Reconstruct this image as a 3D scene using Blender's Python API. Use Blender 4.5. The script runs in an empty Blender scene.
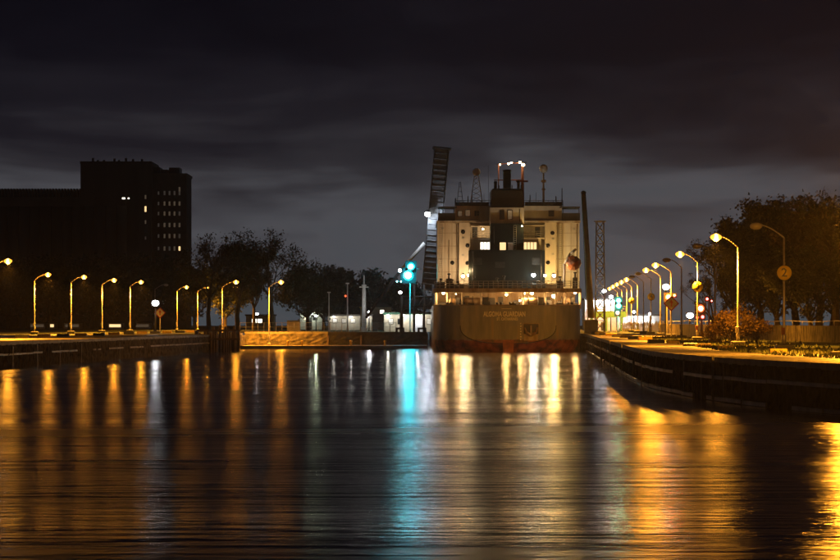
import bpy, bmesh, math, random
from mathutils import Vector, Matrix
from mathutils.geometry import tessellate_polygon

sc = bpy.context.scene
col = sc.collection
R = math.radians
rnd = random.Random(7)

# ------------------------------------------------------------------ camera
F = 3150.0            # focal length in pixels of the 840 px wide photograph (135 mm)
HC = 5.08             # eye height above the water
GZ = 2.73             # quay level above the water
cam_d = bpy.data.cameras.new('camera')
cam = bpy.data.objects.new('camera', cam_d)
col.objects.link(cam)
cam.location = (0, 0, HC)
cam.rotation_euler = (R(90), 0, 0)
cam_d.sensor_width = 36
cam_d.lens = 135
cam_d.shift_y = 40 / 840
cam_d.clip_end = 6000
sc.camera = cam

# ------------------------------------------------------------------ render settings / exposure
sc.render.engine = 'CYCLES'
cy = sc.cycles
cy.use_denoising = True
cy.denoiser = 'OPENIMAGEDENOISE'
cy.max_bounces = 5
cy.diffuse_bounces = 2
cy.glossy_bounces = 3
cy.volume_bounces = 0
cy.transparent_max_bounces = 6
cy.caustics_reflective = False
cy.caustics_refractive = False
cy.sample_clamp_indirect = 4
sc.view_settings.view_transform = 'Standard'
sc.view_settings.look = 'None'
sc.view_settings.exposure = 0.3
sc.view_settings.gamma = 1.0
sc.view_settings.use_curve_mapping = False

# ------------------------------------------------------------------ night sky: low cloud lit from the town
world = bpy.data.worlds.new('World')
sc.world = world
world.use_nodes = True
nt = world.node_tree
nt.nodes.clear()
def N(t, kind, **kw):
    n = t.nodes.new(kind)
    for k, v in kw.items():
        if k in n.inputs.keys():
            n.inputs[k].default_value = v
        else:
            setattr(n, k, v)
    return n
def ramp(t, stops, interp='LINEAR'):
    n = t.nodes.new('ShaderNodeValToRGB')
    n.color_ramp.interpolation = interp
    el = n.color_ramp.elements
    while len(el) < len(stops):
        el.new(0.5)
    for e, (p, c) in zip(el, stops):
        e.position = p
        e.color = (c[0], c[1], c[2], 1) if len(c) == 3 else c
    return n
tc = N(nt, 'ShaderNodeTexCoord')
sep = N(nt, 'ShaderNodeSeparateXYZ')
nt.links.new(tc.outputs['Generated'], sep.inputs[0])
absz = N(nt, 'ShaderNodeMath', operation='MULTIPLY')
absz.inputs[1].default_value = 5.0
nt.links.new(sep.outputs['Z'], absz.inputs[0])
mp = N(nt, 'ShaderNodeMapping')
mp.inputs['Scale'].default_value = (6, 6, 26)
mp.inputs['Rotation'].default_value = (0, R(5), 0)
nt.links.new(tc.outputs['Generated'], mp.inputs[0])
cn = N(nt, 'ShaderNodeTexNoise')
cn.inputs['Scale'].default_value = 1.5
cn.inputs['Detail'].default_value = 4
cn.inputs['Roughness'].default_value = 0.55
cn.inputs['Distortion'].default_value = 0.4
nt.links.new(mp.outputs[0], cn.inputs['Vector'])
# height in the sky, lifted and dropped by the cloud pattern
warp = N(nt, 'ShaderNodeMath', operation='MULTIPLY_ADD')
warp.inputs[1].default_value = -0.50
nt.links.new(cn.outputs['Fac'], warp.inputs[0])
addh = N(nt, 'ShaderNodeMath', operation='ADD')
addh.inputs[1].default_value = 0.25
nt.links.new(absz.outputs[0], addh.inputs[0])
nt.links.new(addh.outputs[0], warp.inputs[2])
SK = 1.9
grad = ramp(nt, [(0.0, (0.046, 0.060, 0.072)), (0.13, (0.066, 0.067, 0.077)), (0.22, (0.026, 0.0245, 0.0300)),
                 (0.32, (0.0105, 0.0095, 0.0138)), (0.44, (0.0040, 0.0036, 0.0066)), (0.56, (0.0020, 0.0019, 0.0042)), (1.0, (0.0011, 0.0011, 0.0024))])
nt.links.new(warp.outputs[0], grad.inputs[0])
sky = N(nt, 'ShaderNodeTexSky', sky_type='NISHITA', sun_disc=False, sun_elevation=R(-9), sun_rotation=R(200))
bg1 = N(nt, 'ShaderNodeBackground')
bg1.inputs['Strength'].default_value = 0.88
bg2 = N(nt, 'ShaderNodeBackground')
bg2.inputs['Strength'].default_value = 0.05
nt.links.new(grad.outputs[0], bg1.inputs[0])
nt.links.new(sky.outputs[0], bg2.inputs[0])
ads = N(nt, 'ShaderNodeAddShader')
wo = N(nt, 'ShaderNodeOutputWorld')
nt.links.new(bg1.outputs[0], ads.inputs[0])
nt.links.new(bg2.outputs[0], ads.inputs[1])
nt.links.new(ads.outputs[0], wo.inputs['Surface'])

# ------------------------------------------------------------------ materials
MATS = {}
def mat(name, c1, c2=None, scale=2.0, rough=0.7, metal=0.0, bump=0.0, bscale=None, emit=None, estr=0.0, stretch=(1, 1, 1), lo=0.35, hi=0.65, spec=0.5):
    if name in MATS:
        return MATS[name]
    m = bpy.data.materials.new(name)
    m.use_nodes = True
    t = m.node_tree
    b = t.nodes['Principled BSDF']
    b.inputs['Roughness'].default_value = rough
    b.inputs['Metallic'].default_value = metal
    tcn = N(t, 'ShaderNodeTexCoord')
    mpn = N(t, 'ShaderNodeMapping')
    mpn.inputs['Scale'].default_value = stretch
    t.links.new(tcn.outputs['Object'], mpn.inputs[0])
    no = N(t, 'ShaderNodeTexNoise')
    no.inputs['Scale'].default_value = scale
    no.inputs['Detail'].default_value = 5
    no.inputs['Roughness'].default_value = 0.6
    t.links.new(mpn.outputs[0], no.inputs['Vector'])
    if c2 is None:
        c2 = tuple(min(1, x * 0.72) for x in c1)
    rp = ramp(t, [(lo, c2), (hi, c1)])
    t.links.new(no.outputs['Fac'], rp.inputs[0])
    t.links.new(rp.outputs[0], b.inputs['Base Color'])
    if bump:
        nb = N(t, 'ShaderNodeTexNoise')
        nb.inputs['Scale'].default_value = bscale or scale * 4
        nb.inputs['Detail'].default_value = 4
        t.links.new(mpn.outputs[0], nb.inputs['Vector'])
        bn = N(t, 'ShaderNodeBump')
        bn.inputs['Strength'].default_value = 0.8
        bn.inputs['Distance'].default_value = bump
        t.links.new(nb.outputs['Fac'], bn.inputs['Height'])
        t.links.new(bn.outputs[0], b.inputs['Normal'])
    if emit:
        b.inputs['Emission Color'].default_value = (*emit, 1)
        b.inputs['Emission Strength'].default_value = estr
    b.inputs['Specular IOR Level'].default_value = spec
    MATS[name] = m
    return m

SOD = (1.0, 0.35, 0.022)      # high pressure sodium
WARM = (1.0, 0.64, 0.31)
COOL = (0.75, 0.85, 1.0)
CYAN = (0.0, 0.66, 0.85)
GRN = (0.10, 1.0, 0.62)
REDL = (1.0, 0.03, 0.03)

def emat(name, c, s):
    return mat(name, (0.8, 0.8, 0.8), scale=3, rough=0.4, emit=c, estr=s)

mat('concrete', (0.30, 0.28, 0.25), (0.13, 0.12, 0.11), 0.5, 0.55, bump=0.02, bscale=3)
mat('wet_concrete', (0.30, 0.27, 0.23), (0.09, 0.085, 0.075), 0.25, 0.5, bump=0.03, bscale=1.5)
mat('wall_dark', (0.13, 0.115, 0.09), (0.014, 0.013, 0.011), 1.6, 0.85, bump=0.12, bscale=1.6, stretch=(1, 1, 0.55), spec=0.12)
mat('wall_black', (0.035, 0.034, 0.03), (0.008, 0.008, 0.008), 1.2, 0.8, bump=0.1, bscale=2)
mat('wall_stone', (0.15, 0.125, 0.095), (0.025, 0.022, 0.018), 1.1, 0.8, bump=0.15, bscale=2.5)
mat('timber', (0.17, 0.125, 0.085), (0.06, 0.048, 0.036), 1.5, 0.5, bump=0.02, stretch=(1, 1, 0.25))
mat('wale', (0.48, 0.42, 0.32), (0.10, 0.08, 0.06), 0.35, 0.3, bump=0.02, bscale=3)
mat('grass_ground', (0.055, 0.085, 0.025), (0.035, 0.04, 0.02), 0.2, 0.9, bump=0.06, bscale=2)
mat('slab_dark', (0.20, 0.18, 0.155), (0.07, 0.065, 0.055), 0.6, 0.45, bump=0.02, bscale=4)
mat('grass_blade', (0.10, 0.12, 0.035), (0.05, 0.06, 0.02), 0.4, 0.8)
mat('steel', (0.42, 0.40, 0.37), (0.30, 0.28, 0.25), 3, 0.45, 0.3)
mat('galvanised', (0.50, 0.48, 0.43), (0.38, 0.36, 0.32), 3, 0.4, 0.5)
mat('dark_steel', (0.05, 0.05, 0.052), (0.022, 0.022, 0.024), 2, 0.5, 0.2)
mat('black_paint', (0.022, 0.022, 0.023), (0.010, 0.010, 0.011), 2, 0.45)
mat('yellow_paint', (0.62, 0.42, 0.03), (0.40, 0.26, 0.03), 4, 0.55)
mat('sign_yellow', (0.85, 0.66, 0.05), (0.76, 0.56, 0.05), 2, 0.5)
mat('cream', (0.66, 0.60, 0.50), (0.47, 0.40, 0.32), 0.5, 0.5, stretch=(1, 1, 0.2))
mat('casing', (0.010, 0.014, 0.0135), (0.005, 0.007, 0.007), 0.6, 0.8, stretch=(1, 1, 0.25), spec=0.15)
mat('funnel', (0.012, 0.012, 0.013), (0.006, 0.006, 0.006), 1, 0.5)
mat('rust_white', (0.42, 0.36, 0.27), (0.20, 0.12, 0.06), 0.9, 0.7, stretch=(1, 1, 0.3))
mat('orange_boat', (0.62, 0.15, 0.03), (0.45, 0.10, 0.025), 2, 0.4)
mat('letter_white', (0.85, 0.82, 0.76), (0.72, 0.68, 0.6), 6, 0.6)
mat('rust_red', (0.36, 0.11, 0.04), (0.16, 0.05, 0.025), 1, 0.7)
mat('bark', (0.075, 0.055, 0.04), (0.035, 0.027, 0.02), 2, 0.9, bump=0.03)
mat('leaf_dark', (0.045, 0.055, 0.02), (0.02, 0.024, 0.011), 0.5, 0.7)
mat('leaf_autumn', (0.07, 0.05, 0.022), (0.035, 0.024, 0.012), 0.6, 0.7)
mat('leaf_bush', (0.17, 0.10, 0.035), (0.075, 0.045, 0.018), 0.6, 0.7)
mat('leaf_far', (0.045, 0.06, 0.035), (0.02, 0.028, 0.018), 0.2, 0.8)
mat('elevator', (0.13, 0.115, 0.10), (0.08, 0.07, 0.062), 0.12, 0.8, stretch=(1, 1, 0.15), bump=0.05, bscale=1)
mat('elevator_brick', (0.16, 0.12, 0.10), (0.11, 0.085, 0.07), 0.3, 0.8, bump=0.05, bscale=1)
mat('glass_dark', (0.02, 0.022, 0.025), (0.012, 0.013, 0.015), 1, 0.12)
mat('bowl_clear', (0.5, 0.48, 0.42), (0.4, 0.38, 0.34), 1, 0.2)
mat('stone_pale', (0.58, 0.54, 0.45), (0.42, 0.38, 0.31), 0.8, 0.75, bump=0.02)
mat('green_steel', (0.06, 0.20, 0.14), (0.035, 0.11, 0.08), 1.5, 0.5)
mat('bridge_steel', (0.17, 0.18, 0.19), (0.09, 0.095, 0.10), 0.7, 0.55, 0.2)
mat('white_paint', (0.76, 0.75, 0.72), (0.6, 0.58, 0.54), 1.2, 0.5)
mat('red_paint', (0.55, 0.035, 0.025), (0.4, 0.03, 0.02), 2, 0.5)
mat('roof', (0.07, 0.065, 0.06), (0.035, 0.033, 0.03), 1, 0.8)
mat('boom_yellow', (0.42, 0.32, 0.08), (0.28, 0.21, 0.06), 1, 0.5)
mat('door_blue', (0.62, 0.66, 0.78), (0.5, 0.55, 0.68), 2, 0.5)
emat('lens_sodium', (1.0, 0.36, 0.03), 2.2)
emat('lens_sodium_core', (1.0, 0.50, 0.09), 9)
emat('lens_warm', (1.0, 0.72, 0.36), 22)
emat('lens_white', (0.95, 0.97, 1.0), 22)
emat('lens_cyan', (0.0, 0.62, 0.70), 1.6)
emat('lens_cyan_core', (0.45, 0.95, 1.0), 14)
emat('lens_green_core', (0.6, 1.0, 0.85), 12)
emat('lens_red_core', (1.0, 0.25, 0.2), 8)
emat('lens_orange_core', (1.0, 0.55, 0.25), 14)
emat('lens_white_core', (0.95, 0.97, 1.0), 40)
emat('lens_green', (0.02, 0.8, 0.5), 2)
emat('lens_red', (1.0, 0.02, 0.02), 1.6)
emat('lens_orange', (1.0, 0.10, 0.02), 2.0)
emat('window_lit', (1.0, 0.66, 0.30), 1.1)
emat('window_white', (1.0, 0.90, 0.72), 2.2)
emat('window_dim', (1.0, 0.72, 0.45), 0.045)
emat('window_faint', (0.9, 0.75, 0.6), 0.022)

def hull_mat():
    m = bpy.data.materials.new('hull_paint')
    m.use_nodes = True
    t = m.node_tree
    b = t.nodes['Principled BSDF']
    b.inputs['Roughness'].default_value = 0.42
    tcn = N(t, 'ShaderNodeTexCoord')
    se = N(t, 'ShaderNodeSeparateXYZ')
    t.links.new(tcn.outputs['Object'], se.inputs[0])
    mpn = N(t, 'ShaderNodeMapping')
    mpn.inputs['Scale'].default_value = (0.9, 0.5, 0.14)
    t.links.new(tcn.outputs['Object'], mpn.inputs[0])
    n1 = N(t, 'ShaderNodeTexNoise'); n1.inputs['Scale'].default_value = 1.2; n1.inputs['Detail'].default_value = 8; n1.inputs['Roughness'].default_value = 0.65
    t.links.new(mpn.outputs[0], n1.inputs['Vector'])
    paint = ramp(t, [(0.35, (0.14, 0.145, 0.155)), (0.58, (0.23, 0.235, 0.245)), (0.70, (0.33, 0.23, 0.14))])
    t.links.new(n1.outputs['Fac'], paint.inputs[0])
    n2 = N(t, 'ShaderNodeTexNoise'); n2.inputs['Scale'].default_value = 0.9; n2.inputs['Detail'].default_value = 7
    t.links.new(tcn.outputs['Object'], n2.inputs['Vector'])
    boot = ramp(t, [(0.35, (0.05, 0.025, 0.018)), (0.55, (0.26, 0.075, 0.03)), (0.7, (0.34, 0.13, 0.05))])
    t.links.new(n2.outputs['Fac'], boot.inputs[0])
    # the boot-top reaches about two metres above the water, with a ragged edge
    ma = N(t, 'ShaderNodeMath', operation='MULTIPLY_ADD'); ma.inputs[1].default_value = 0.9
    t.links.new(n2.outputs['Fac'], ma.inputs[0]); t.links.new(se.outputs['Z'], ma.inputs[2])
    edge = N(t, 'ShaderNodeMapRange'); edge.inputs['From Min'].default_value = 2.25; edge.inputs['From Max'].default_value = 2.5
    t.links.new(ma.outputs[0], edge.inputs['Value'])
    mx = N(t, 'ShaderNodeMix', data_type='RGBA')
    t.links.new(edge.outputs[0], mx.inputs['Factor'])
    t.links.new(boot.outputs[0], mx.inputs['A']); t.links.new(paint.outputs[0], mx.inputs['B'])
    t.links.new(mx.outputs['Result'], b.inputs['Base Color'])
    bn = N(t, 'ShaderNodeBump'); bn.inputs['Strength'].default_value = 0.5; bn.inputs['Distance'].default_value = 0.05
    t.links.new(n1.outputs['Fac'], bn.inputs['Height']); t.links.new(bn.outputs[0], b.inputs['Normal'])
    MATS['hull'] = m
hull_mat()

def water_mat():
    m = bpy.data.materials.new('water_surface')
    m.use_nodes = True
    t = m.node_tree
    t.nodes.clear()
    out = N(t, 'ShaderNodeOutputMaterial')
    gl = N(t, 'ShaderNodeBsdfGlossy', distribution='BECKMANN')
    gl.inputs['Color'].default_value = (1, 1, 1, 1)
    df = N(t, 'ShaderNodeBsdfDiffuse')
    df.inputs['Color'].default_value = (0.004, 0.006, 0.007, 1)
    fz = N(t, 'ShaderNodeFresnel')
    fz.inputs['IOR'].default_value = 1.33
    mxs = N(t, 'ShaderNodeMixShader')
    t.links.new(fz.outputs[0], mxs.inputs[0])
    t.links.new(df.outputs[0], mxs.inputs[1])
    t.links.new(gl.outputs[0], mxs.inputs[2])
    t.links.new(mxs.outputs[0], out.inputs['Surface'])
    b = gl
    tcn = N(t, 'ShaderNodeTexCoord')
    def noise(sx, sy, detail, off=0):
        mpn = N(t, 'ShaderNodeMapping')
        mpn.inputs['Scale'].default_value = (sx, sy, 1)
        mpn.inputs['Location'].default_value = (off, off * 2, 0)
        t.links.new(tcn.outputs['Object'], mpn.inputs[0])
        n = N(t, 'ShaderNodeTexNoise')
        n.inputs['Scale'].default_value = 1.0
        n.inputs['Detail'].default_value = detail
        n.inputs['Roughness'].default_value = 0.55
        t.links.new(mpn.outputs[0], n.inputs['Vector'])
        return n
    band = noise(0.006, 0.045, 4, 3.1)      # wind bands across the canal
    rr = N(t, 'ShaderNodeMapRange')
    rr.inputs['From Min'].default_value = 0.3; rr.inputs['From Max'].default_value = 0.7
    rr.inputs['To Min'].default_value = -0.06; rr.inputs['To Max'].default_value = 0.06
    t.links.new(band.outputs['Fac'], rr.inputs['Value'])
    # sheltered and calm by the lock, rougher water out in the basin
    sy_ = N(t, 'ShaderNodeSeparateXYZ'); t.links.new(tcn.outputs['Object'], sy_.inputs[0])
    ry = N(t, 'ShaderNodeMapRange'); ry.interpolation_type = 'SMOOTHSTEP'
    ry.inputs['From Min'].default_value = 130; ry.inputs['From Max'].default_value = 300
    ry.inputs['To Min'].default_value = 0.25; ry.inputs['To Max'].default_value = 0.155
    t.links.new(sy_.outputs['Y'], ry.inputs['Value'])
    ra = N(t, 'ShaderNodeMath', operation='ADD')
    t.links.new(rr.outputs[0], ra.inputs[0]); t.links.new(ry.outputs[0], ra.inputs[1])
    t.links.new(ra.outputs[0], b.inputs['Roughness'])
    prev = None
    for sx, sy, det, off, dist in ((0.008, 0.060, 3, 5, 0.75), (0.06, 0.34, 3, 0, 0.26), (0.34, 0.95, 4, 7, 0.22)):
        w = noise(sx, sy, det, off)
        bp = N(t, 'ShaderNodeBump'); bp.inputs['Strength'].default_value = 1.0; bp.inputs['Distance'].default_value = dist
        t.links.new(w.outputs['Fac'], bp.inputs['Height'])
        if prev:
            t.links.new(prev.outputs[0], bp.inputs['Normal'])
        prev = bp
    t.links.new(prev.outputs[0], b.inputs['Normal'])
    MATS['water'] = m
water_mat()

# ------------------------------------------------------------------ mesh helpers
def P(x, y, d):
    return Vector(((x - 420) / F * d, d, HC + (320 - y) / F * d))
def PX(x, d):
    return (x - 420) / F * d
def PZ(y, d):
    return HC + (320 - y) / F * d

class MB:
    def __init__(s):
        s.v = []; s.f = []; s.smooth = []
    def add(s, vs, fs, sm=False):
        o = len(s.v)
        s.v += [Vector(v) for v in vs]
        s.f += [tuple(i + o for i in f) for f in fs]
        s.smooth += [sm] * len(fs)
        return s
    def box(s, x0, x1, y0, y1, z0, z1, c=0.0):
        if c <= 0:
            vs = [(x, y, z) for z in (z0, z1) for y in (y0, y1) for x in (x0, x1)]
            return s.add(vs, [(0, 2, 3, 1), (4, 5, 7, 6), (0, 1, 5, 4), (2, 6, 7, 3), (0, 4, 6, 2), (1, 3, 7, 5)])
        vs = []
        for z, i in ((z0, 0), (z1 - c, 0), (z1, c)):
            vs += [(x0 + i, y0 + i, z), (x1 - i, y0 + i, z), (x1 - i, y1 - i, z), (x0 + i, y1 - i, z)]
        fs = [(3, 2, 1, 0), (8, 9, 10, 11)]
        for k in (0, 4):
            for j in range(4):
                fs.append((k + j, k + (j + 1) % 4, k + 4 + (j + 1) % 4, k + 4 + j))
        return s.add(vs, fs)
    def tube(s, a, b, r, r2=None, n=8, cap=True):
        a = Vector(a); b = Vector(b)
        r2 = r if r2 is None else r2
        d = (b - a)
        if d.length < 1e-6:
            return s
        q = d.to_track_quat('Z', 'Y')
        vs = []
        for p, rr in ((a, r), (b, r2)):
            for k in range(n):
                th = 2 * math.pi * k / n
                vs.append(p + q @ Vector((rr * math.cos(th), rr * math.sin(th), 0)))
        o = len(s.v)
        s.add(vs, [(k, (k + 1) % n, n + (k + 1) % n, n + k) for k in range(n)], True)
        if cap:
            s.f += [tuple(o + k for k in reversed(range(n))), tuple(o + n + k for k in range(n))]
            s.smooth += [False, False]
        return s
    def path(s, pts, r, n=8):
        for i in range(len(pts) - 1):
            s.tube(pts[i], pts[i + 1], r if not isinstance(r, list) else r[i], None if not isinstance(r, list) else r[i + 1], n)
        return s
    def lathe(s, prof, c=(0, 0, 0), n=12, sx=1, sy=1):
        c = Vector(c)
        vs = []
        for (r, z) in prof:
            for k in range(n):
                th = 2 * math.pi * k / n
                vs.append(c + Vector((sx * r * math.cos(th), sy * r * math.sin(th), z)))
        fs = []
        for i in range(len(prof) - 1):
            for k in range(n):
                fs.append((i * n + k, i * n + (k + 1) % n, (i + 1) * n + (k + 1) % n, (i + 1) * n + k))
        fs.append(tuple(reversed(range(n))))
        fs.append(tuple((len(prof) - 1) * n + k for k in range(n)))
        return s.add(vs, fs, True)
    def ball(s, c, rx, ry=None, rz=None, n=10, m=6):
        ry = ry or rx; rz = rz or rx
        prof = [(max(0.02, math.sin(math.pi * i / m)), -math.cos(math.pi * i / m) * rz) for i in range(m + 1)]
        return s.lathe(prof, c, n, rx, ry)
    def prism(s, poly, y0, y1):
        n = len(poly)
        vs = [(x, y0, z) for x, z in poly] + [(x, y1, z) for x, z in poly]
        fs = [tuple(range(n)), tuple(reversed(range(n, 2 * n)))]
        fs += [(k, n + k, n + (k + 1) % n, (k + 1) % n) for k in range(n)]
        return s.add(vs, fs)
    def mesh(s, name, m, off=Vector((0, 0, 0))):
        me = bpy.data.meshes.new(name)
        me.from_pydata([tuple(v - off) for v in s.v], [], s.f)
        me.polygons.foreach_set('use_smooth', s.smooth)
        me.materials.append(MATS[m] if isinstance(m, str) else m)
        me.update()
        bm = bmesh.new(); bm.from_mesh(me)
        bmesh.ops.recalc_face_normals(bm, faces=bm.faces[:])
        bm.to_mesh(me); bm.free()
        return me
    def build(s, name, m, parent=None):
        off = wloc(parent)
        o = bpy.data.objects.new(name, s.mesh(name, m, off))
        col.objects.link(o)
        if parent:
            o.parent = parent
        return o

def wloc(o):
    v = Vector((0, 0, 0))
    while o is not None:
        v += Vector(o.location)
        o = o.parent
    return v
def tag(o, label=None, cat=None, group=None, kind=None):
    if label: o['label'] = label
    if cat: o['category'] = cat
    if group: o['group'] = group
    if kind: o['kind'] = kind
    return o
def thing(name, label, cat, loc=(0, 0, 0), group=None):
    o = bpy.data.objects.new(name, None)
    o.empty_display_size = 0.3
    col.objects.link(o)
    o.location = loc
    return tag(o, label, cat, group)
def copy_tree(o, parent=None):
    c = o.copy(); col.objects.link(c); c.parent = parent
    for ch in list(o.children):
        copy_tree(ch, c)
    return c
def inst(me, name, parent, loc=(0, 0, 0), rz=0):
    o = bpy.data.objects.new(name, me); col.objects.link(o); o.parent = parent
    o.location = loc; o.rotation_euler = (0, 0, rz)
    return o
def light(name, loc, c, power, parent=None, radius=0.15, spot=None):
    ld = bpy.data.lights.new(name, 'POINT')
    ld.color = c; ld.energy = power; ld.shadow_soft_size = radius
    o = bpy.data.objects.new(name, ld); col.objects.link(o)
    o.location = Vector(loc) - wloc(parent)
    if parent:
        o.parent = parent
    return o
def beam(name, loc, c, power, parent, size=0.5, tilt=12, yaw=0):
    """disc lamp facing the canal, tilted down"""
    ld = bpy.data.lights.new(name, 'AREA')
    ld.shape = 'DISK'; ld.size = size; ld.color = c; ld.energy = power
    o = bpy.data.objects.new(name, ld); col.objects.link(o)
    o.location = Vector(loc) - wloc(parent); o.parent = parent
    o.rotation_euler = Vector((math.sin(R(yaw)), -math.cos(R(yaw)), -math.tan(R(tilt)))).to_track_quat('-Z', 'Y').to_euler()
    return o
def text_mesh(body, size, m, depth=0.02, bold=0.0, xs=1.0):
    cu = bpy.data.curves.new('lettering', 'FONT')
    cu.body = body; cu.size = size; cu.extrude = depth; cu.offset = bold
    cu.align_x = 'CENTER'; cu.align_y = 'CENTER'
    ob = bpy.data.objects.new('tmp', cu); col.objects.link(ob)
    dg = bpy.context.evaluated_depsgraph_get()
    me = bpy.data.meshes.new_from_object(ob.evaluated_get(dg))
    bpy.data.objects.remove(ob)
    me.materials.clear(); me.materials.append(MATS[m])
    me.transform(Matrix.Diagonal((xs, 1, 1, 1)))
    me.transform(Matrix.Rotation(R(90), 4, 'X'))
    return me

# ------------------------------------------------------------------ setting: water and ground
LEFT = [(-62, -200), (-60, -60), (-57, 60), (-53, 170), (-48.5, 260), (-44.4, 333), (-40.6, 400), (-34.6, 492), (-33.2, 506)]
COVE = [(-33.2, 506), (-31.5, 566)]
FAR = [(-31.5, 566), (-16, 568), (1.3, 570)]
LOCKL = [(1.3, 570), (1.3, 790)]
LOCKR = [(26.75, 790), (26.75, 545), (26.6, 500)]
RIGHT = [(26.6, 500), (25.4, 464), (23.2, 405), (19.9, 314), (18.3, 271), (17.5, 241), (17.5, 225), (18.2, 206), (19.0, 193), (20.6, 180), (22.6, 168), (26.5, 154), (33, 140), (43, 126), (60, 110), (80, 92), (110, 40), (120, -60), (125, -200)]

def smooth_line(pts, step):
    """Catmull-Rom through the points, resampled."""
    p = [Vector((a, b, 0)) for a, b in pts]
    p = [p[0] * 2 - p[1]] + p + [p[-1] * 2 - p[-2]]
    dense = []
    for i in range(1, len(p) - 2):
        for k in range(16):
            t = k / 16
            a, b, c, d = p[i - 1], p[i], p[i + 1], p[i + 2]
            dense.append(0.5 * ((2 * b) + (c - a) * t + (2 * a - 5 * b + 4 * c - d) * t * t + (3 * b - a - 3 * c + d) * t ** 3))
    dense.append(p[-2])
    out = [dense[0]]; acc = 0
    for i in range(1, len(dense)):
        seg = dense[i] - dense[i - 1]; L = seg.length
        if L < 1e-9: continue
        pos = 0
        while acc + (L - pos) >= step:
            pos += step - acc; acc = 0
            out.append(dense[i - 1] + seg * (pos / L))
        acc += L - pos
    if (out[-1] - dense[-1]).length > 0.2 * step:
        out.append(dense[-1])
    else:
        out[-1] = dense[-1]
    return [Vector((q.x, q.y, 0)) for q in out]

left_l = smooth_line(LEFT, 3.0)
right_l = smooth_line(RIGHT, 3.0)
cove_l = smooth_line(COVE, 3.0)
far_l = smooth_line(FAR, 3.0)
far_a = [q for q in far_l if q.x < -15.2]
far_b = [far_a[-1]] + [q for q in far_l if q.x >= -15.2]

wtr = MB().add([(-140, -220, 0), (200, -220, 0), (200, 800, 0), (-140, 800, 0)], [(0, 1, 2, 3)]).build('water', 'water')
tag(wtr, kind='structure')

outline = [Vector((q.x, q.y, GZ)) for q in left_l[:-1] + cove_l[:-1] + far_l]
outline += [Vector((x, y, GZ)) for x, y in LOCKL[1:]] + [Vector((x, y, GZ)) for x, y in LOCKR[:2]]
outline += [Vector((q.x, q.y, GZ)) for q in right_l]
outline += [Vector((900, -200, GZ)), Vector((900, 1290, GZ)), Vector((-900, 1290, GZ)), Vector((-900, -200, GZ))]
tris = tessellate_polygon([outline])
g = MB().add(outline, [tuple(t) for t in tris]).build('ground', 'grass_ground')
tag(g, kind='structure')

def normals(line, side):
    out = []
    for i, p in enumerate(line):
        a = line[max(0, i - 1)]; b = line[min(len(line) - 1, i + 1)]
        d = (b - a).normalized()
        out.append(Vector((-d.y, d.x, 0)) * side)   # side=+1: to the left of travel
    return out
def strip(line, side, o0, o1, z, name, m):
    nn = normals(line, side)
    mb = MB()
    vs = []
    for p, n in zip(line, nn):
        vs += [p + n * o0 + Vector((0, 0, z)), p + n * o1 + Vector((0, 0, z))]
    mb.add(vs, [(2 * i, 2 * i + 1, 2 * i + 3, 2 * i + 2) for i in range(len(line) - 1)])
    o = mb.build(name, m)
    return tag(o, kind='structure')
strip(left_l, 1, 0.5, 26, GZ + 0.006, 'quay_pavement', 'wet_concrete')
pav = strip(right_l, 1, 0.5, 13, GZ + 0.006, 'quay_pavement', 'wet_concrete')
nr = normals(right_l, 1)
pr_ = random.Random(21)
for i in range(len(right_l) - 1):
    if not 125 < right_l[i].y < 330:
        continue
    for o0, o1 in ((0.8, 3.1), (3.15, 5.6)):
        q_ = [right_l[i] + nr[i] * o0, right_l[i + 1] + nr[i + 1] * o0, right_l[i + 1] + nr[i + 1] * o1, right_l[i] + nr[i] * o1]
        cc = sum(q_, Vector()) / 4
        q_ = [cc + (v - cc) * .985 for v in q_]
        zt = GZ + .03 + pr_.uniform(-.012, .012)
        tl = pr_.uniform(-.008, .008)
        MB().add([v + Vector((0, 0, GZ + .002)) for v in q_] + [v + Vector((0, 0, zt + (tl if k < 2 else -tl))) for k, v in enumerate(q_)],
                 [(3, 2, 1, 0), (4, 5, 6, 7), (0, 1, 5, 4), (1, 2, 6, 5), (2, 3, 7, 6), (3, 0, 4, 7)]).build('paving_slab', ('wet_concrete', 'concrete', 'slab_dark')[pr_.randrange(3)], pav)
gt = MB()
for k in range(16000):
    i = pr_.randrange(len(right_l) - 1)
    t_ = pr_.random()
    p_ = right_l[i].lerp(right_l[i + 1], t_)
    if not 130 < p_.y < 420:
        continue
    o_ = 5.6 + abs(pr_.gauss(0, 4.5)) + .5 * math.sin(p_.y * .35)
    p_ = p_ + nr[i] * o_ + Vector((0, 0, GZ))
    h_ = pr_.uniform(.08, .32); a_ = pr_.uniform(0, 6.28); w_ = pr_.uniform(.05, .16)
    dx_, dy_ = math.cos(a_) * w_, math.sin(a_) * w_
    gt.add([p_ + Vector((-dx_, -dy_, 0)), p_ + Vector((dx_, dy_, 0)), p_ + Vector((pr_.uniform(-.12, .12), pr_.uniform(-.12, .12), h_))], [(0, 1, 2)])
gme = bpy.data.meshes.new('grass'); gme.from_pydata([tuple(v) for v in gt.v], [], gt.f); gme.materials.append(MATS['grass_blade'])
go = bpy.data.objects.new('grass', gme); col.objects.link(go)
tag(go, 'rough grass growing along the back of the right quay pavement', 'grass', kind='stuff')
strip(far_l, 1, 0.5, 4, GZ + 0.006, 'quay_pavement', 'wet_concrete')

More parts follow.
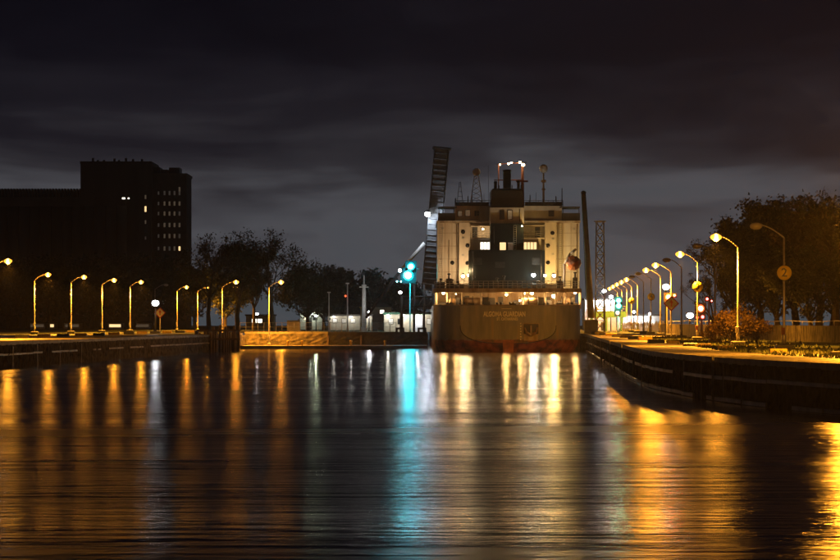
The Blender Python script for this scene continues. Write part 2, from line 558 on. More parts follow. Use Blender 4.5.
# ------------------------------------------------------------------ quay walls
def quay_wall(line, side, label, face_mat, cop_mat, top, rows, d0, d1, posts=None, post_mat='timber', amp=0.20, wale_len=2):
    """side: land side. Wall face towards the water."""
    root = thing('quay_wall', label, 'wall', (line[len(line) // 2].x, line[len(line) // 2].y, 0))
    nn = normals(line, side)
    r = random.Random(len(label))
    # face: fine grid with a worn, uneven relief
    fl = []
    for i in range(len(line) - 1):
        for k in range(4):
            t = k / 4
            fl.append((line[i].lerp(line[i + 1], t), nn[i].lerp(nn[i + 1], t).normalized()))
    fl.append((line[-1], nn[-1]))
    zs = [-1.5, 0.0, 0.35, 0.7, 1.05, 1.4, 1.75, 2.1, top - 0.3]
    vs = []
    for p, n in fl:
        for z in zs:
            vs.append(p - n * (0.02 + r.random() * amp) + Vector((0, 0, z)))
    m = len(zs)
    fs = [(i * m + j, (i + 1) * m + j, (i + 1) * m + j + 1, i * m + j + 1) for i in range(len(fl) - 1) for j in range(m - 1)]
    MB().add(vs, fs).build('wall_face', face_mat, root)
    # coping slabs, one by one, with open joints
    for i in range(len(line) - 1):
        p, q = line[i], line[i + 1]
        mid = (p + q) / 2
        if not (d0 <= mid.y <= d1):
            continue
        n = (nn[i] + nn[i + 1]) / 2
        dv = (q - p).normalized() * 0.02
        up = r.uniform(-0.012, 0.012)
        a0, a1 = p + dv - n * 0.12, q - dv - n * 0.12
        b0, b1 = p + dv + n * 0.75, q - dv + n * 0.75
        z0, z1 = top - 0.36, top + 0.03 + up
        vs = [a + Vector((0, 0, z)) for z in (z0, z1) for a in (a0, a1, b1, b0)]
        MB().add(vs, [(3, 2, 1, 0), (4, 5, 6, 7), (0, 1, 5, 4), (1, 2, 6, 5), (2, 3, 7, 6), (3, 0, 4, 7)]).build('coping_slab', cop_mat, root)
    # timber wales
    for (zr, h, out) in rows:
        i = 0
        while i < len(line) - 1:
            j = min(len(line) - 1, i + wale_len)
            mid = (line[i] + line[j]) / 2
            if d0 <= mid.y <= d1 and r.random() > 0.10:
                mb = MB()
                dz = r.uniform(-0.03, 0.03); o2 = out + r.uniform(-0.05, 0.03)
                vs = []
                for k in range(i, j + 1):
                    e = 0.04 if k == i else (-0.04 if k == j else 0)
                    dd = (line[min(k + 1, len(line) - 1)] - line[max(k - 1, 0)]).normalized() * e
                    pa = line[k] + dd - nn[k] * o2; pb = line[k] + dd + nn[k] * 0.02
                    vs += [pa + Vector((0, 0, zr - h + dz)), pa + Vector((0, 0, zr + dz - 0.02)), pa + nn[k] * 0.03 + Vector((0, 0, zr + dz)), pb + Vector((0, 0, zr + dz + 0.01)), pb + Vector((0, 0, zr - h + dz))]
                c = j - i + 1
                fs = []
                for k in range(c - 1):
                    for e in range(5):
                        fs.append((k * 5 + e, k * 5 + (e + 1) % 5, (k + 1) * 5 + (e + 1) % 5, (k + 1) * 5 + e))
                fs += [(0, 1, 2, 3, 4), tuple(reversed(range((c - 1) * 5, c * 5)))]
                mb.add(vs, fs).build('timber_wale', 'wale', root)
            i = j
    # upright fender timbers
    if posts:
        every, wid = posts
        for i in range(0, len(line) - 1, every):
            p, n = line[i], nn[i]
            if not (d0 <= p.y <= d1) or r.random() < 0.2:
                continue
            t = Vector((-n.y, n.x, 0)) * wid / 2
            o2 = 0.16 + r.uniform(0, 0.05)
            zt = top - 0.40 - r.uniform(0, 0.25)
            vs = [a + Vector((0, 0, z)) for z in (-0.8, zt) for a in (p - n * o2 - t, p - n * o2 + t, p + n * 0.03 + t, p + n * 0.03 - t)]
            MB().add(vs, [(3, 2, 1, 0), (4, 5, 6, 7), (0, 1, 5, 4), (1, 2, 6, 5), (2, 3, 7, 6), (3, 0, 4, 7)]).build('fender_timber', post_mat, root)
    return root

quay_wall(right_l, 1, 'dark weathered quay wall curving along the right side of the canal', 'wall_dark', 'concrete', GZ, [(1.62, 0.22, 0.24), (0.30, 0.24, 0.32)], 100, 500, (3, 0.28))
quay_wall(left_l, 1, 'dark weathered quay wall along the left side of the canal', 'wall_dark', 'concrete', GZ, [(1.5, 0.2, 0.22)], 270, 510, (5, 0.28))
quay_wall(cove_l, 1, 'short return wall behind the timber piles at the end of the left quay', 'wall_stone', 'concrete', GZ, [], 500, 560)
quay_wall(far_a, 1, 'orange lamplit stone wall at the back of the basin below the left trees', 'wall_stone', 'concrete', GZ + 0.2, [], 540, 575, None, amp=0.16)
quay_wall(far_b, 1, 'dark wall at the back of the basin between the orange wall and the ship', 'wall_black', 'wall_black', GZ + 0.15, [], 540, 575, (2, .3), amp=0.1)
lock_l = smooth_line(LOCKL, 6.0); lock_r = smooth_line(LOCKR, 6.0)
quay_wall(lock_l, 1, 'lock chamber side wall close along the left side of the ship', 'wall_stone', 'concrete', GZ, [], 560, 640)
quay_wall(lock_r, 1, 'lock chamber side wall close along the right side of the ship', 'wall_stone', 'concrete', GZ, [], 500, 640)

ld = MB()
lpoly = [(-32.3, 553), (-16, 556), (1.25, 558), (1.25, 569.7), (-16, 567.7), (-31.6, 565.6)]
ld.add([(x, y, z) for z in (-1.0, 0.55) for x, y in lpoly], [tuple(reversed(range(6))), tuple(range(6, 12))] + [(k, (k + 1) % 6, 6 + (k + 1) % 6, 6 + k) for k in range(6)])
tag(ld.build('low_ledge', 'wet_concrete'), kind='structure')
rw = [o for o in bpy.data.objects if o.name == 'quay_wall'][0]
nr2 = normals(right_l, 1)
for i, p in enumerate(right_l):
    if i % 16 == 5 and 120 < p.y < 420:
        l_ = MB(); t_ = Vector((-nr2[i].y, nr2[i].x, 0)) * .25; q_ = p - nr2[i] * .34
        for sgn in (-1, 1):
            l_.tube(q_ + t_ * sgn + Vector((0, 0, -.3)), q_ + t_ * sgn + Vector((0, 0, GZ + .1)), .035, n=5)
        for k in range(9):
            l_.tube(q_ - t_ + Vector((0, 0, .1 + .3 * k)), q_ + t_ + Vector((0, 0, .1 + .3 * k)), .025, n=4)
        l_.build('wall_ladder', 'galvanised', rw)
# ------------------------------------------------------------------ kerb blocks
def kerb_block(cm):
    mb = MB()
    mb.box(-0.85, 0.85, -0.42, 0.42, 0.0, 0.42, 0.06)
    mb.box(-0.6, -0.42, -0.44, 0.44, 0.0, 0.16)
    mb.box(0.42, 0.6, -0.44, 0.44, 0.0, 0.16)
    return mb.mesh('kerb_block', cm)
KB = {'yellow': kerb_block('yellow_paint'), 'black': kerb_block('black_paint')}
def put_kerb(x, d, c, where, rz=0.0, s=1.0):
    o = bpy.data.objects.new('kerb_block', KB[c]); col.objects.link(o)
    o.location = (PX(x, d), d, GZ + 0.006); o.rotation_euler = (0, 0, rz); o.scale = (s, s, s)
    tag(o, f'{c} painted concrete kerb block standing on the {where} quay edge', 'kerb block', f'{c} kerb blocks on the {where} quay')
for x, y, c in ((22, 338, 'black'), (44, 337.2, 'yellow'), (63, 336.8, 'black'), (81, 336.2, 'yellow'), (99, 335.8, 'black'), (114, 335, 'yellow'),
                (129, 334.4, 'black'), (142, 334, 'yellow'), (155, 333.6, 'black'), (167, 333.2, 'yellow'), (180, 332.8, 'black'), (190, 332.5, 'yellow')):
    put_kerb(x, (HC - GZ) * F / (y - 320), c, 'left')
for x, y, c in ((840, 356, 'black'), (778, 353, 'yellow'), (725, 349.5, 'yellow'), (704, 347.2, 'yellow'), (690, 346.5, 'black'), (673, 344.0, 'yellow'), (656, 343.4, 'black'), (645, 340.2, 'yellow'), (635, 339.4, 'black'),
                (626, 338, 'yellow'), (618, 337.2, 'black'), (611, 336.0, 'yellow'), (605, 335.2, 'black'), (600, 334.6, 'yellow'), (596, 334.0, 'black')):
    put_kerb(x, (HC - GZ) * F / (y - 320), c, 'right', 0.1, .72 if x > 660 else .95)

# ------------------------------------------------------------------ street lamps
BULB_P = 680
LAMP_P = 12500
def lamp(px_pole, px_head, d, lit, label, sign=None, base='block', hgt=9.8, power=1.0, z0=GZ + 0.006):
    X = PX(px_pole, d)
    arm = PX(px_head, d) - X
    s = 1 if arm > 0 else -1
    L = abs(arm)
    root = thing('street_lamp', label, 'street lamp', (0, 0, 0), 'street lamps along the quays')
    MB().lathe([(0.16, 0.42), (0.15, 1.1), (0.105, 1.2), (0.10, 3), (0.07, hgt - 1.0)], n=10).build('pole', 'galvanised', root)
    if base == 'block':
        MB().box(-0.62, 0.62, -0.5, 0.5, 0, 0.48, 0.07).build('base', 'black_paint', root)
    else:
        MB().lathe([(0.32, 0), (0.32, 0.3), (0.2, 0.44)], n=10).build('base', 'concrete', root)
    # arm: rises steeply, then flattens out towards the head
    pts = []
    for k in range(8):
        t = k / 7
        pts.append(Vector((s * (L - 0.45) * t, 0, hgt - 1.02 + 0.98 * (1 - (1 - t) ** 1.45))))
    MB().path(pts, [0.06 - 0.002 * k for k in range(8)], 7).build('arm', 'galvanised', root)
    hx = s * L
    h = MB()
    h.ball((hx, 0, hgt + 0.0), 0.44, 0.2, 0.13, 12, 6)
    h.tube((s * (L - 0.5), 0, hgt - 0.02), (s * (L - 0.25), 0, hgt), 0.07, 0.1, 8)
    head = h.build('lamp_head', 'steel', root)
    lens = MB().ball((hx, 0, hgt - 0.12), 0.52, 0.38, 0.29, 14, 6)
    lens.build('lens', 'lens_sodium' if lit else 'bowl_clear', head)
    if lit:
        MB().ball((hx, 0, hgt - 0.15), 0.35, 0.42, 0.35, 12, 6).build('lens_core', 'lens_sodium_core', head)
    MB().box(-0.14 - 0.1, 0.14 - 0.1, -0.24, -0.09, 1.2, 1.75, 0.02).build('access_box', 'rust_red' if sign else 'steel', root)
    if sign:
        zc = 3.67 + HC - GZ
        pl = MB().lathe([(0.585, -0.02), (0.585, 0.02)], n=28)
        for v in pl.v:
            v.x, v.y, v.z = v.x, -0.2 - v.z, zc + v.y
        sg = pl.build('number_plate', 'sign_yellow', root)
        rim = MB()
        for k in range(28):
            a, b2 = 2 * math.pi * k / 28, 2 * math.pi * (k + 1) / 28
            rim.tube((0.585 * math.cos(a), -0.2, zc + 0.585 * math.sin(a)), (0.585 * math.cos(b2), -0.2, zc + 0.585 * math.sin(b2)), 0.028, n=5, cap=False)
        rim.build('plate_rim', 'dark_steel', sg)
        inst(text_mesh(sign, 0.95, 'black_paint', 0.008, 0.02), 'numeral', sg, (0, -0.245, zc))
        MB().box(-0.12, 0.12, -0.18, 0.06, zc - 0.06, zc + 0.06).build('plate_bracket', 'dark_steel', root)
    if lit:
        ldn = bpy.data.lights.new('lamp_light', 'AREA')
        ldn.shape = 'DISK'; ldn.size = 0.4; ldn.color = SOD; ldn.energy = LAMP_P * (power if power < 2 else .95); ldn.spread = R(180 if power > 2 else 156)
        lo_ = bpy.data.objects.new('lamp_light', ldn); col.objects.link(lo_)
        lo_.location = (hx, 0, hgt - 0.56); lo_.parent = root
        lo_.rotation_euler = (0, s * R(-16 if power > 2 else 0), 0)
        light('bulb_light', (hx, 0, hgt - 0.72), SOD, BULB_P * power, root, .2)
    root.location = (X, d, z0)
    return root

left_lamps = [
    (-7, 8, 392, 1, 'lit lamp whose pole is cut off by the left edge'),
    (34.5, 48, 509, 1, 'lit lamp on left quay nearest the left edge with its whole pole showing'),
    (71, 84, 538, 1, 'second lit lamp with a whole pole from the left edge, left quay'),
    (102, 114, 579, 1, 'third lit lamp with a whole pole from the left edge, left quay'),
    (130, 141, 609, 1, 'lit lamp on left quay just left of the unlit one by the floodlight'),
    (155, 166, 661, 0, 'unlit lamp behind the white floodlight and diamond sign on left quay'),
    (177, 186.5, 702, 1, 'lit lamp on left quay just right of the diamond sign'),
    (197.5, 207, 720, 1, 'lit lamp behind the timber piles, left of the brightest left lamp'),
    (222, 236, 560.5, 1, 'brightest lit lamp on the left, rising above the timber pile cluster'),
    (269, 281, 562, 1, 'lit lamp above the orange stone wall, last one before the trees end'),
]
for i, (a, b, d, lit, lb) in enumerate(left_lamps):
    lamp(a, b, d, lit, lb, None, 'block' if i < 5 else 'round', power=.7 if i == 8 else .5 if i == 9 else 1.0, z0=0.55 if i > 7 else GZ + 0.006, hgt=11.4 if i > 7 else 9.8)
right_lamps = [
    (886, 857, 211, 1, None, 'lit lamp standing just beyond the right edge of the picture'),
    (1058, 1025, 172, 1, None, 'second lit lamp beyond the right edge of the picture'),
    (1330, 1290, 146, 1, None, 'third lit lamp beyond the right edge of the picture'),
    (784, 756, 246, 0, '2', 'unlit tall lamp on right quay carrying the round yellow plate 2'),
    (738, 716, 279, 1, None, 'tall lit lamp on right quay beside the orange bush'),
    (715, 697, 313, 0, None, 'unlit dark lamp between plate 3 lamp and the orange bush'),
    (697.5, 680, 351, 1, '3', 'lit lamp on right quay carrying the round yellow plate 3'),
    (681.5, 666.5, 386, 0, None, 'unlit dark lamp just right of the red diamond sign'),
    (671, 655.5, 421, 1, None, 'lit lamp directly behind the red diamond sign'),
    (660.5, 646, 463, 1, None, 'lit lamp between plate 4 lamp and the red diamond sign'),
    (651, 638, 500, 0, '4', 'unlit lamp on right quay carrying the round yellow plate 4'),
    (643.5, 632, 536, 0, None, 'unlit lamp just left of the plate 4 lamp'),
    (637.5, 626.5, 570, 1, None, 'lit lamp just right of the plate 5 lamp'),
    (631.5, 621.5, 608, 1, '5', 'lit far lamp carrying the small round yellow plate 5'),
    (627, 617, 648, 1, None, 'third farthest lit lamp of the right row, near the green signal'),
    (622, 613, 690, 1, None, 'second farthest lit lamp of the right row, above the green signal'),
    (617.5, 609.5, 735, 1, None, 'farthest lit lamp of the right row, next to the lattice tower'),
]
for a, b, d, lit, sg, lb in right_lamps:
    o = lamp(a, b, d, lit, lb, sg, power=2.1 if d in (421, 463) else 1.0)
    if a > 840:     # extra point light added at the off-frame lamps to brighten plate and wall
        light('added_fill_light', o.location + Vector((PX(b, d) - PX(a, d), -.1, 9.15)), SOD, 7500, o, .2)

# ------------------------------------------------------------------ the ship
ship = thing('cargo_ship', 'large dark-hulled cargo ship seen from astern, entering the lock', 'ship', (14, 500, 0))
SX = 14.0
DK = 7.46       # hull edge at the mooring deck
def hull():
    st = [(0.0, 7.6), (0.25, 8.3), (0.8, 9.2), (1.8, 10.2), (3.4, 11.05), (5.5, 11.6), (8.5, 11.85), (13, 11.9), (20, 11.9), (60, 11.9), (215, 11.9)]
    NU = 15
    vs = []
    for s, b in st:
        k = min(1, s / 13)
        z0 = 1.35 - 9.0 * (k ** 0.75)
        zc = 4.2 - 3.0 * k
        n = 2.6 + 1.5 * k
        half = []
        for i in range(NU):
            th = (math.pi / 2) * i / (NU - 1)
            x = b * math.sin(th) ** (2 / n)
            z = zc - (zc - z0) * math.cos(th) ** (2 / n)
            half.append((x, z))
        half += [(b, zc + (DK - zc) * t) for t in (0.33, 0.66, 1.0)]
        row = [(-x, z) for x, z in reversed(half)] + half[1:]
        vs += [(SX + x, 500 + s, z) for x, z in row]
    W = (NU + 3) * 2 - 1
    fs = [(i * W + j, (i + 1) * W + j, (i + 1) * W + j + 1, i * W + j + 1) for i in range(len(st) - 1) for j in range(W - 1)]
    mb = MB().add(vs, fs, True)
    mb.add([Vector(v) for v in vs[:W]], [tuple(range(W))])       # the transom plate
    # bulwark cap
    h = mb.build('hull', 'hull', ship)
    cap = MB()
    edge_l = [Vector(vs[i * W]) for i in range(8)]
    edge_r = [Vector(vs[i * W + W - 1]) for i in range(8)]
    cap.path(list(reversed(edge_l)) + edge_r, 0.09, 6)
    cap.build('bulwark_cap', 'rust_white', h)
    # rubbing knuckle round the transom edge
    kn = MB().path([Vector(v) + Vector((0, -0.02, 0)) for v in vs[3:W - 3]], 0.07, 5)
    kn.build('transom_edge', 'black_paint', h)
    return h
hl = hull()
# deck, overhead deck edge, mooring deck back wall
dk = MB()
dk.box(SX - 7.3, SX + 7.3, 500.3, 503.0, DK - 0.75, DK - 0.6)
dk.box(SX - 10.3, SX + 10.3, 503.0, 506.0, DK - 0.75, DK - 0.6)
dk.box(SX - 11.7, SX + 11.7, 506.0, 520.0, DK - 0.75, DK - 0.6)
dk.build('mooring_deck', 'casing', ship)
top0, top1 = PZ(292.5, 502), PZ(288.3, 502)
pd = MB()
def rounded(x0, y0, hb, ymax, corner, n=8):
    pts = [(x0 - hb, ymax)]
    for k in range(n + 1):
        a = math.pi / 2 * k / n
        pts.append((x0 - hb + corner * (1 - math.cos(a)), y0 + corner * 0.7 * (1 - math.sin(a))))
    pts2 = [(2 * x0 - x, y) for x, y in reversed(pts)]
    return pts + pts2
poly = rounded(SX, 502.0, 11.9, 522, 4.0)
n = len(poly)
pd.add([(x, y, z) for z in (top0, top1) for x, y in poly], [tuple(reversed(range(n))), tuple(range(n, 2 * n))] + [(k, (k + 1) % n, n + (k + 1) % n, n + k) for k in range(n)])
pd.build('poop_deck', 'rust_white', ship)
dbk = MB().box(SX - 11.2, SX + 11.2, 511.5, 512, DK - 0.6, top0).build('deck_bulkhead', 'rust_white', ship)
for k in range(12):
    xx = SX - 10.4 + 1.9 * k
    if k in (2, 5, 9):
        MB().box(xx - .4, xx + .4, 511.4, 511.49, DK - .55, DK + 1.4, .03).build('door', 'dark_steel', dbk)
    else:
        MB().box(xx - .06, xx + .06, 511.3, 511.49, DK - .6, top0 - .01).build('stiffener', 'rust_white', dbk)
for x, w_, h_ in ((441, .7, 1.1), (458, .9, 1.6), (467, .4, 2.1), (485, .8, 1.3), (492, .5, 1.8), (500, .7, .9), (517, .6, 1.4), (536, .9, 1.9), (543, .5, 1.2), (549, .4, 1.5), (563, .9, 1.3), (571, .5, 1.8)):
    MB().box(PX(x, 508) - w_, PX(x, 508) + w_, 507.6, 508.6, DK - .6, DK - .6 + h_, .1).build('deck_locker', 'dark_steel', ship)
for x, r_ in ((436, .22), (447, .12), (462, .12), (481, .12), (523.5, .14), (545, .14), (556, .16), (565, .12), (580, .22)):
    d = 503.2 if abs(x - 508) < 60 else 506
    MB().tube((PX(x, d), d, DK - 0.6), (PX(x, d), d, top0), r_, n=8).build('deck_pillar', 'cream', ship)
# winches on the mooring deck
def winch(px, d, w):
    c = PX(px, d); z = DK - 0.6
    o = MB()
    o.box(c - w, c + w, d - 0.7, d + 0.7, z, z + 0.35)
    o.tube((c - w * 0.75, d, z + 1.15), (c + w * 0.55, d, z + 1.15), 0.5, n=14)
    for k in (-0.78, -0.1, 0.55):
        o.tube((c + w * k - 0.06, d, z + 1.15), (c + w * k + 0.06, d, z + 1.15), 0.92, n=16)
    o.box(c + w * 0.6, c + w, d - 0.6, d + 0.6, z + 0.3, z + 1.9, 0.08)
    w_ = o.build('winch', 'dark_steel', ship)
    MB().tube((c - w * 0.7, d, z + 1.15), (c + w * 0.5, d, z + 1.15), 0.66, n=14).build('rope_coil', 'rust_white', w_)
winch(474, 505, 2.3); winch(530, 505, 2.3); winch(452, 507, 1.2); winch(567, 507, 1.1)
for px in (449, 462, 499, 512, 546, 570):
    d = 502.6
    b = MB()
    for s in (-0.32, 0.32):
        b.lathe([(0.17, 0), (0.15, 0.85), (0.22, 0.9), (0.22, 1.05)], (PX(px, d) + s, d, DK - 0.6), 10)
    b.build('bitts', 'black_paint', ship)
# lettering
nm = text_mesh('ALGOMA GUARDIAN', 1.12, 'letter_white', 0.012, 0.03, 0.62)
zz = PZ(314.3, 500)
inst(nm, 'ship_name', hl, Vector((PX(504.5, 500), 499.97, zz)) - wloc(hl))
inst(text_mesh('ST. CATHARINES', 0.62, 'letter_white', 0.012, 0.015, 0.72), 'home_port', hl, Vector((PX(507.3, 500), 499.97, PZ(319.2, 500))) - wloc(hl))
MB().box(PX(501.5, 500), PX(511.5, 500), 499.96, 499.99, PZ(309.0, 500), PZ(308.5, 500)).build('weld_mark', 'letter_white', hl)
# stern anchor pocket: a frame round a flat black plate, the anchor in front
x0, x1, z1, z0 = PX(523.5, 500), PX(538.5, 500), PZ(324, 500), PZ(340, 500)
fr = MB()
for a in ((x0 - .12, x1 + .12, z1, z1 + .14), (x0 - .12, x1 + .12, z0 + .95 - .12, z0 + .95), (x0 - .14, x0, z0 + .95, z1), (x1, x1 + .14, z0 + .95, z1)):
    fr.box(a[0], a[1], 499.80, 499.99, a[2], a[3])
po = fr.build('anchor_pocket', 'rust_white', hl)
MB().box(x0, x1, 499.93, 499.985, z0 + .95, z1).build('pocket_plate', 'black_paint', po)
an = MB()
cx = (x0 + x1) / 2
an.box(cx - 0.13, cx + 0.13, 499.55, 499.8, z0 + .5, z1 - 0.2)
an.path([Vector((cx - 1.0, 499.66, z1 - 0.55)), Vector((cx - 0.75, 499.6, z0 + 1.2)), Vector((cx, 499.6, z0 + 0.75)), Vector((cx + 0.75, 499.6, z0 + 1.2)), Vector((cx + 1.0, 499.66, z1 - 0.55))], [0.09, 0.19, 0.22, 0.19, 0.09], 8)
an.build('anchor', 'rust_white', po)
MB().box(x0 + .1, x1 - .1, 499.90, 499.985, z0 - 0.1, z0 + .8).build('wear_plate', 'rust_white', po)
# skeg and rudder post at the foot of the transom
sk = MB()
sk.prism([(SX - 0.9, 1.9), (SX - 0.75, -0.8), (SX + 0.75, -0.8), (SX + 0.9, 1.9)], 499.55, 501.5)
sk.build('skeg', 'rust_red', hl)
lad = MB()
# --- superstructure
DH = 516.0
def pbox(mb, xa, ya, xb, yb, d0, d1, c=0):
    return mb.box(PX(xa, d0), PX(xb, d0), d0, d1, PZ(yb, d0), PZ(ya, d0), c)
house = MB()
pbox(house, 437.5, 222, 579.5, 289, DH + 1.5, 545)
hs = house.build('deckhouse', 'cream', ship)
pil = MB(); pbox(pil, 459, 222.5, 470, 284, DH - 0.6, DH + 1.6); pil.build('pilaster', 'cream', ship)
pil = MB(); pbox(pil, 545, 222.5, 556, 284, DH - 0.6, DH + 1.6); pil.build('pilaster', 'cream', ship)
# plate seams on the big side panels
for xa, xb in ((438, 459), (556, 579)):
    for y in (233, 246, 259, 272):
        sm = MB(); pbox(sm, xa + .3, y - .22, xb - .3, y + .22, DH + 1.44, DH + 1.51); sm.build('plate_seam', 'rust_white', hs)
for x in (445, 452, 563, 571):
    sm = MB(); pbox(sm, x - .25, 223, x + .25, 286, DH + 1.43, DH + 1.51); sm.build('plate_seam', 'rust_white', hs)
ct = MB(); pbox(ct, 490.5, 223.5, 523.5, 290, 511.2, DH + 2); pbox(ct, 469, 250, 545, 289, 509.8, DH + 2); ct.build('engine_casing', 'casing', ship)
# balconies with railings either side of the casing
for xa, xb in ((470.5, 490), (524, 544.5)):
    b = MB(); pbox(b, xa, 237.6, xb, 239.0, DH - 1.2, DH + 1.6); bl = b.build('balcony', 'cream', ship)
    b = MB(); pbox(b, xa, 225, xb, 226.2, DH - 0.6, DH + 1.6); b.build('canopy', 'cream', bl)
    rl = MB()
    for yy in (231.2, 233.3, 235.4):
        rl.tube(P(xa, yy, DH - 1.15), P(xb, yy, DH - 1.15), 0.04, n=5)
    for k in range(6):
        xx = xa + (xb - xa) * k / 5
        rl.tube(P(xx, 231.2, DH - 1.15), P(xx, 237.7, DH - 1.15), 0.04, n=5)
    rl.build('railing', 'steel', bl)
    dd = MB(); pbox(dd, xa + (2 if xa < 500 else 11), 227, xa + (7 if xa < 500 else 16), 237.5, DH + 1.4, DH + 1.52); dd.build('door', 'dark_steel', bl)
def window(xa, ya, xb, yb, d, m, parent, mull=0):
    fr = MB()
    pbox(fr, xa - .5, ya - .5, xb + .5, ya, d - .06, d + .05); pbox(fr, xa - .5, yb, xb + .5, yb + .5, d - .06, d + .05)
    pbox(fr, xa - .5, ya, xa, yb, d - .06, d + .05); pbox(fr, xb, ya, xb + .5, yb, d - .06, d + .05)
    for k in range(mull):
        xx = xa + (xb - xa) * (k + 1) / (mull + 1)
        pbox(fr, xx - .3, ya, xx + .3, yb, d - .06, d + .05)
    f = fr.build('window', 'cream' if mull else 'dark_steel', parent)
    pn = MB(); pbox(pn, xa, ya, xb, yb, d - .02, d + .03); pn.build('pane', m, f)
window(480.5, 242.3, 490, 249.3, DH + 1.45, 'window_white', ship, 2)
window(524, 242.3, 536.5, 249.3, DH + 1.45, 'window_lit', ship, 3)
window(499.8, 242.5, 505.8, 255.5, 511.15, 'window_lit', ship)
window(508, 242.5, 513, 253, 511.15, 'window_faint', ship)
for x, y in ((467.5, 245.5), (548, 245.5), (463, 232), (552.5, 233), (467.5, 263), (548, 262.5), (452.5, 262.5)):
    po_ = MB().lathe([(0.34, 0), (0.34, 0.08)], n=14)
    for v in po_.v:
        v.x, v.y, v.z = PX(x, DH - .62) + v.x, (DH - 0.62 if 459 < x < 556 else DH + 1.5) - v.z, PZ(y, DH - .62) + v.y
    po_.build('porthole', 'glass_dark', ship)
# bridge deck
br = MB()
pbox(br, 490, 207.5, 524, 223.5, 512.5, 530)
pbox(br, 455, 205.8, 490, 222, DH + 1.0, 532)
pbox(br, 524, 205.8, 562, 222, DH + 1.0, 532)
brd = br.build('wheelhouse', 'cream', ship)
ed = MB(); pbox(ed, 436.5, 220.6, 580.5, 222.6, DH - 0.9, 545); ed.build('bridge_deck', 'rust_white', ship)
for xa, xb in ((438, 455), (562, 580)):
    b = MB(); pbox(b, xa, 213, xb, 220.6, DH - 0.4, DH - 0.25); pbox(b, xa, 213, xa + .8, 220.6, DH - 0.2, DH + 8); pbox(b, xb - .8, 213, xb, 220.6, DH - 0.2, DH + 8)
    w_ = b.build('bridge_wing', 'black_paint', ship)
    rf = MB(); pbox(rf, xa if xa < 500 else xa - 2, 206.4, xb + 2 if xa < 500 else xb, 207.6, DH - 0.4, DH + 8); rf.build('wing_roof', 'dark_steel', w_)
    for xx in (xa + 1.0, xb - 1.0):
        MB().tube(P(xx, 213, DH), P(xx, 207.5, DH), 0.06, n=6).build('wing_post', 'dark_steel', w_)
for xa, xb, ya, yb, m in ((475, 479, 211, 215.5, 'glass_dark'), (549, 553.5, 211, 216, 'glass_dark'), (458, 462, 211, 216, 'window_dim'), (465.5, 470, 210, 216, 'window_dim')):
    window(xa, ya, xb, yb, DH + 0.95, m, ship)
for xa, xb, m in ((500, 504, 'glass_dark'), (508, 512, 'window_dim')):
    window(xa, 210.5, xb, 219, 512.45, m, ship)
# upper deck parapet and rails
for xa, xb in ((455, 490), (524, 563)):
    rl = MB()
    for yy in (200.4, 202.4, 204.2):
        rl.tube(P(xa, yy, DH + 1.2), P(xb, yy, DH + 1.2), 0.045, n=5)
    for k in range(9):
        xx = xa + (xb - xa) * k / 8
        rl.tube(P(xx, 200.2, DH + 1.2), P(xx, 206, DH + 1.2), 0.045, n=5)
    rl.build('railing', 'dark_steel', ship)
pp = MB(); pbox(pp, 456, 202.2, 489, 205.8, DH + 1.5, DH + 1.65); pbox(pp, 525, 201.8, 562, 205.8, DH + 1.5, DH + 1.65); pp.build('parapet', 'black_paint', ship)
# funnel
fu = MB(); pbox(fu, 491, 188.5, 523, 207.8, 513.5, 524, 0.3); fn = fu.build('funnel', 'funnel', ship)
for x, yt, r_ in ((507, 169.5, 0.66), (495.5, 181, 0.26), (518.5, 180.5, 0.24)):
    d = 518
    p = MB().lathe([(r_, PZ(190, d)), (r_, PZ(yt + 2, d)), (r_ * 1.12, PZ(yt + 2, d)), (r_ * 1.12, PZ(yt + 1, d)), (r_ * 0.8, PZ(yt, d))], (PX(x, d), d, 0), 14)
    p.build('exhaust_pipe', 'funnel', fn)
for x in (499, 512, 521):
    MB().tube(P(x, 189, 514.5), P(x, 185, 514.5), 0.08, n=6).build('vent_pipe', 'funnel', fn)
# masts with radar domes
def dome_mast(x, yd, r_, lattice, d=522):
    c = P(x, yd, d); zb = PZ(206, d)
    m = MB()
    if lattice:
        w0, w1 = 1.05, 0.35
        corners = [(-1, -1), (1, -1), (1, 1), (-1, 1)]
        for a, b in corners:
            m.tube((c.x + a * w0, d + b * w0, zb), (c.x + a * w1, d + b * w1, c.z - r_), 0.06, n=5)
        for k in range(6):
            t0, t1 = k / 6, (k + 1) / 6
            for i in range(4):
                a, b = corners[i], corners[(i + 1) % 4]
                l0 = w0 + (w1 - w0) * t0; l1 = w0 + (w1 - w0) * t1
                h0 = zb + (c.z - r_ - zb) * t0; h1 = zb + (c.z - r_ - zb) * t1
                m.tube((c.x + a[0] * l0, d + a[1] * l0, h0), (c.x + b[0] * l1, d + b[1] * l1, h1), 0.035, n=4)
    else:
        m.tube((c.x, d, zb), (c.x, d, c.z - r_), 0.2, 0.13, 8)
        m.box(c.x - 0.4, c.x + 0.4, d - 0.4, d + 0.4, c.z - r_ * 3.2, c.z - r_ * 2.6)
        m.box(c.x - 0.3, c.x + 0.3, d - 0.3, d + 0.3, c.z - r_ * 5, c.z - r_ * 4.6)
    ms = m.build('radar_mast', 'cream', ship)
    MB().lathe([(r_ * 0.5, -r_ * 0.95), (r_ * 0.92, -r_ * 0.45), (r_, 0), (r_ * 0.88, r_ * 0.5), (r_ * 0.5, r_ * 0.88), (0.03, r_)], c, 14).build('radar_dome', 'white_paint', ms)
dome_mast(476.5, 172, 0.66, True)
dome_mast(543.5, 168.5, 0.72, False)
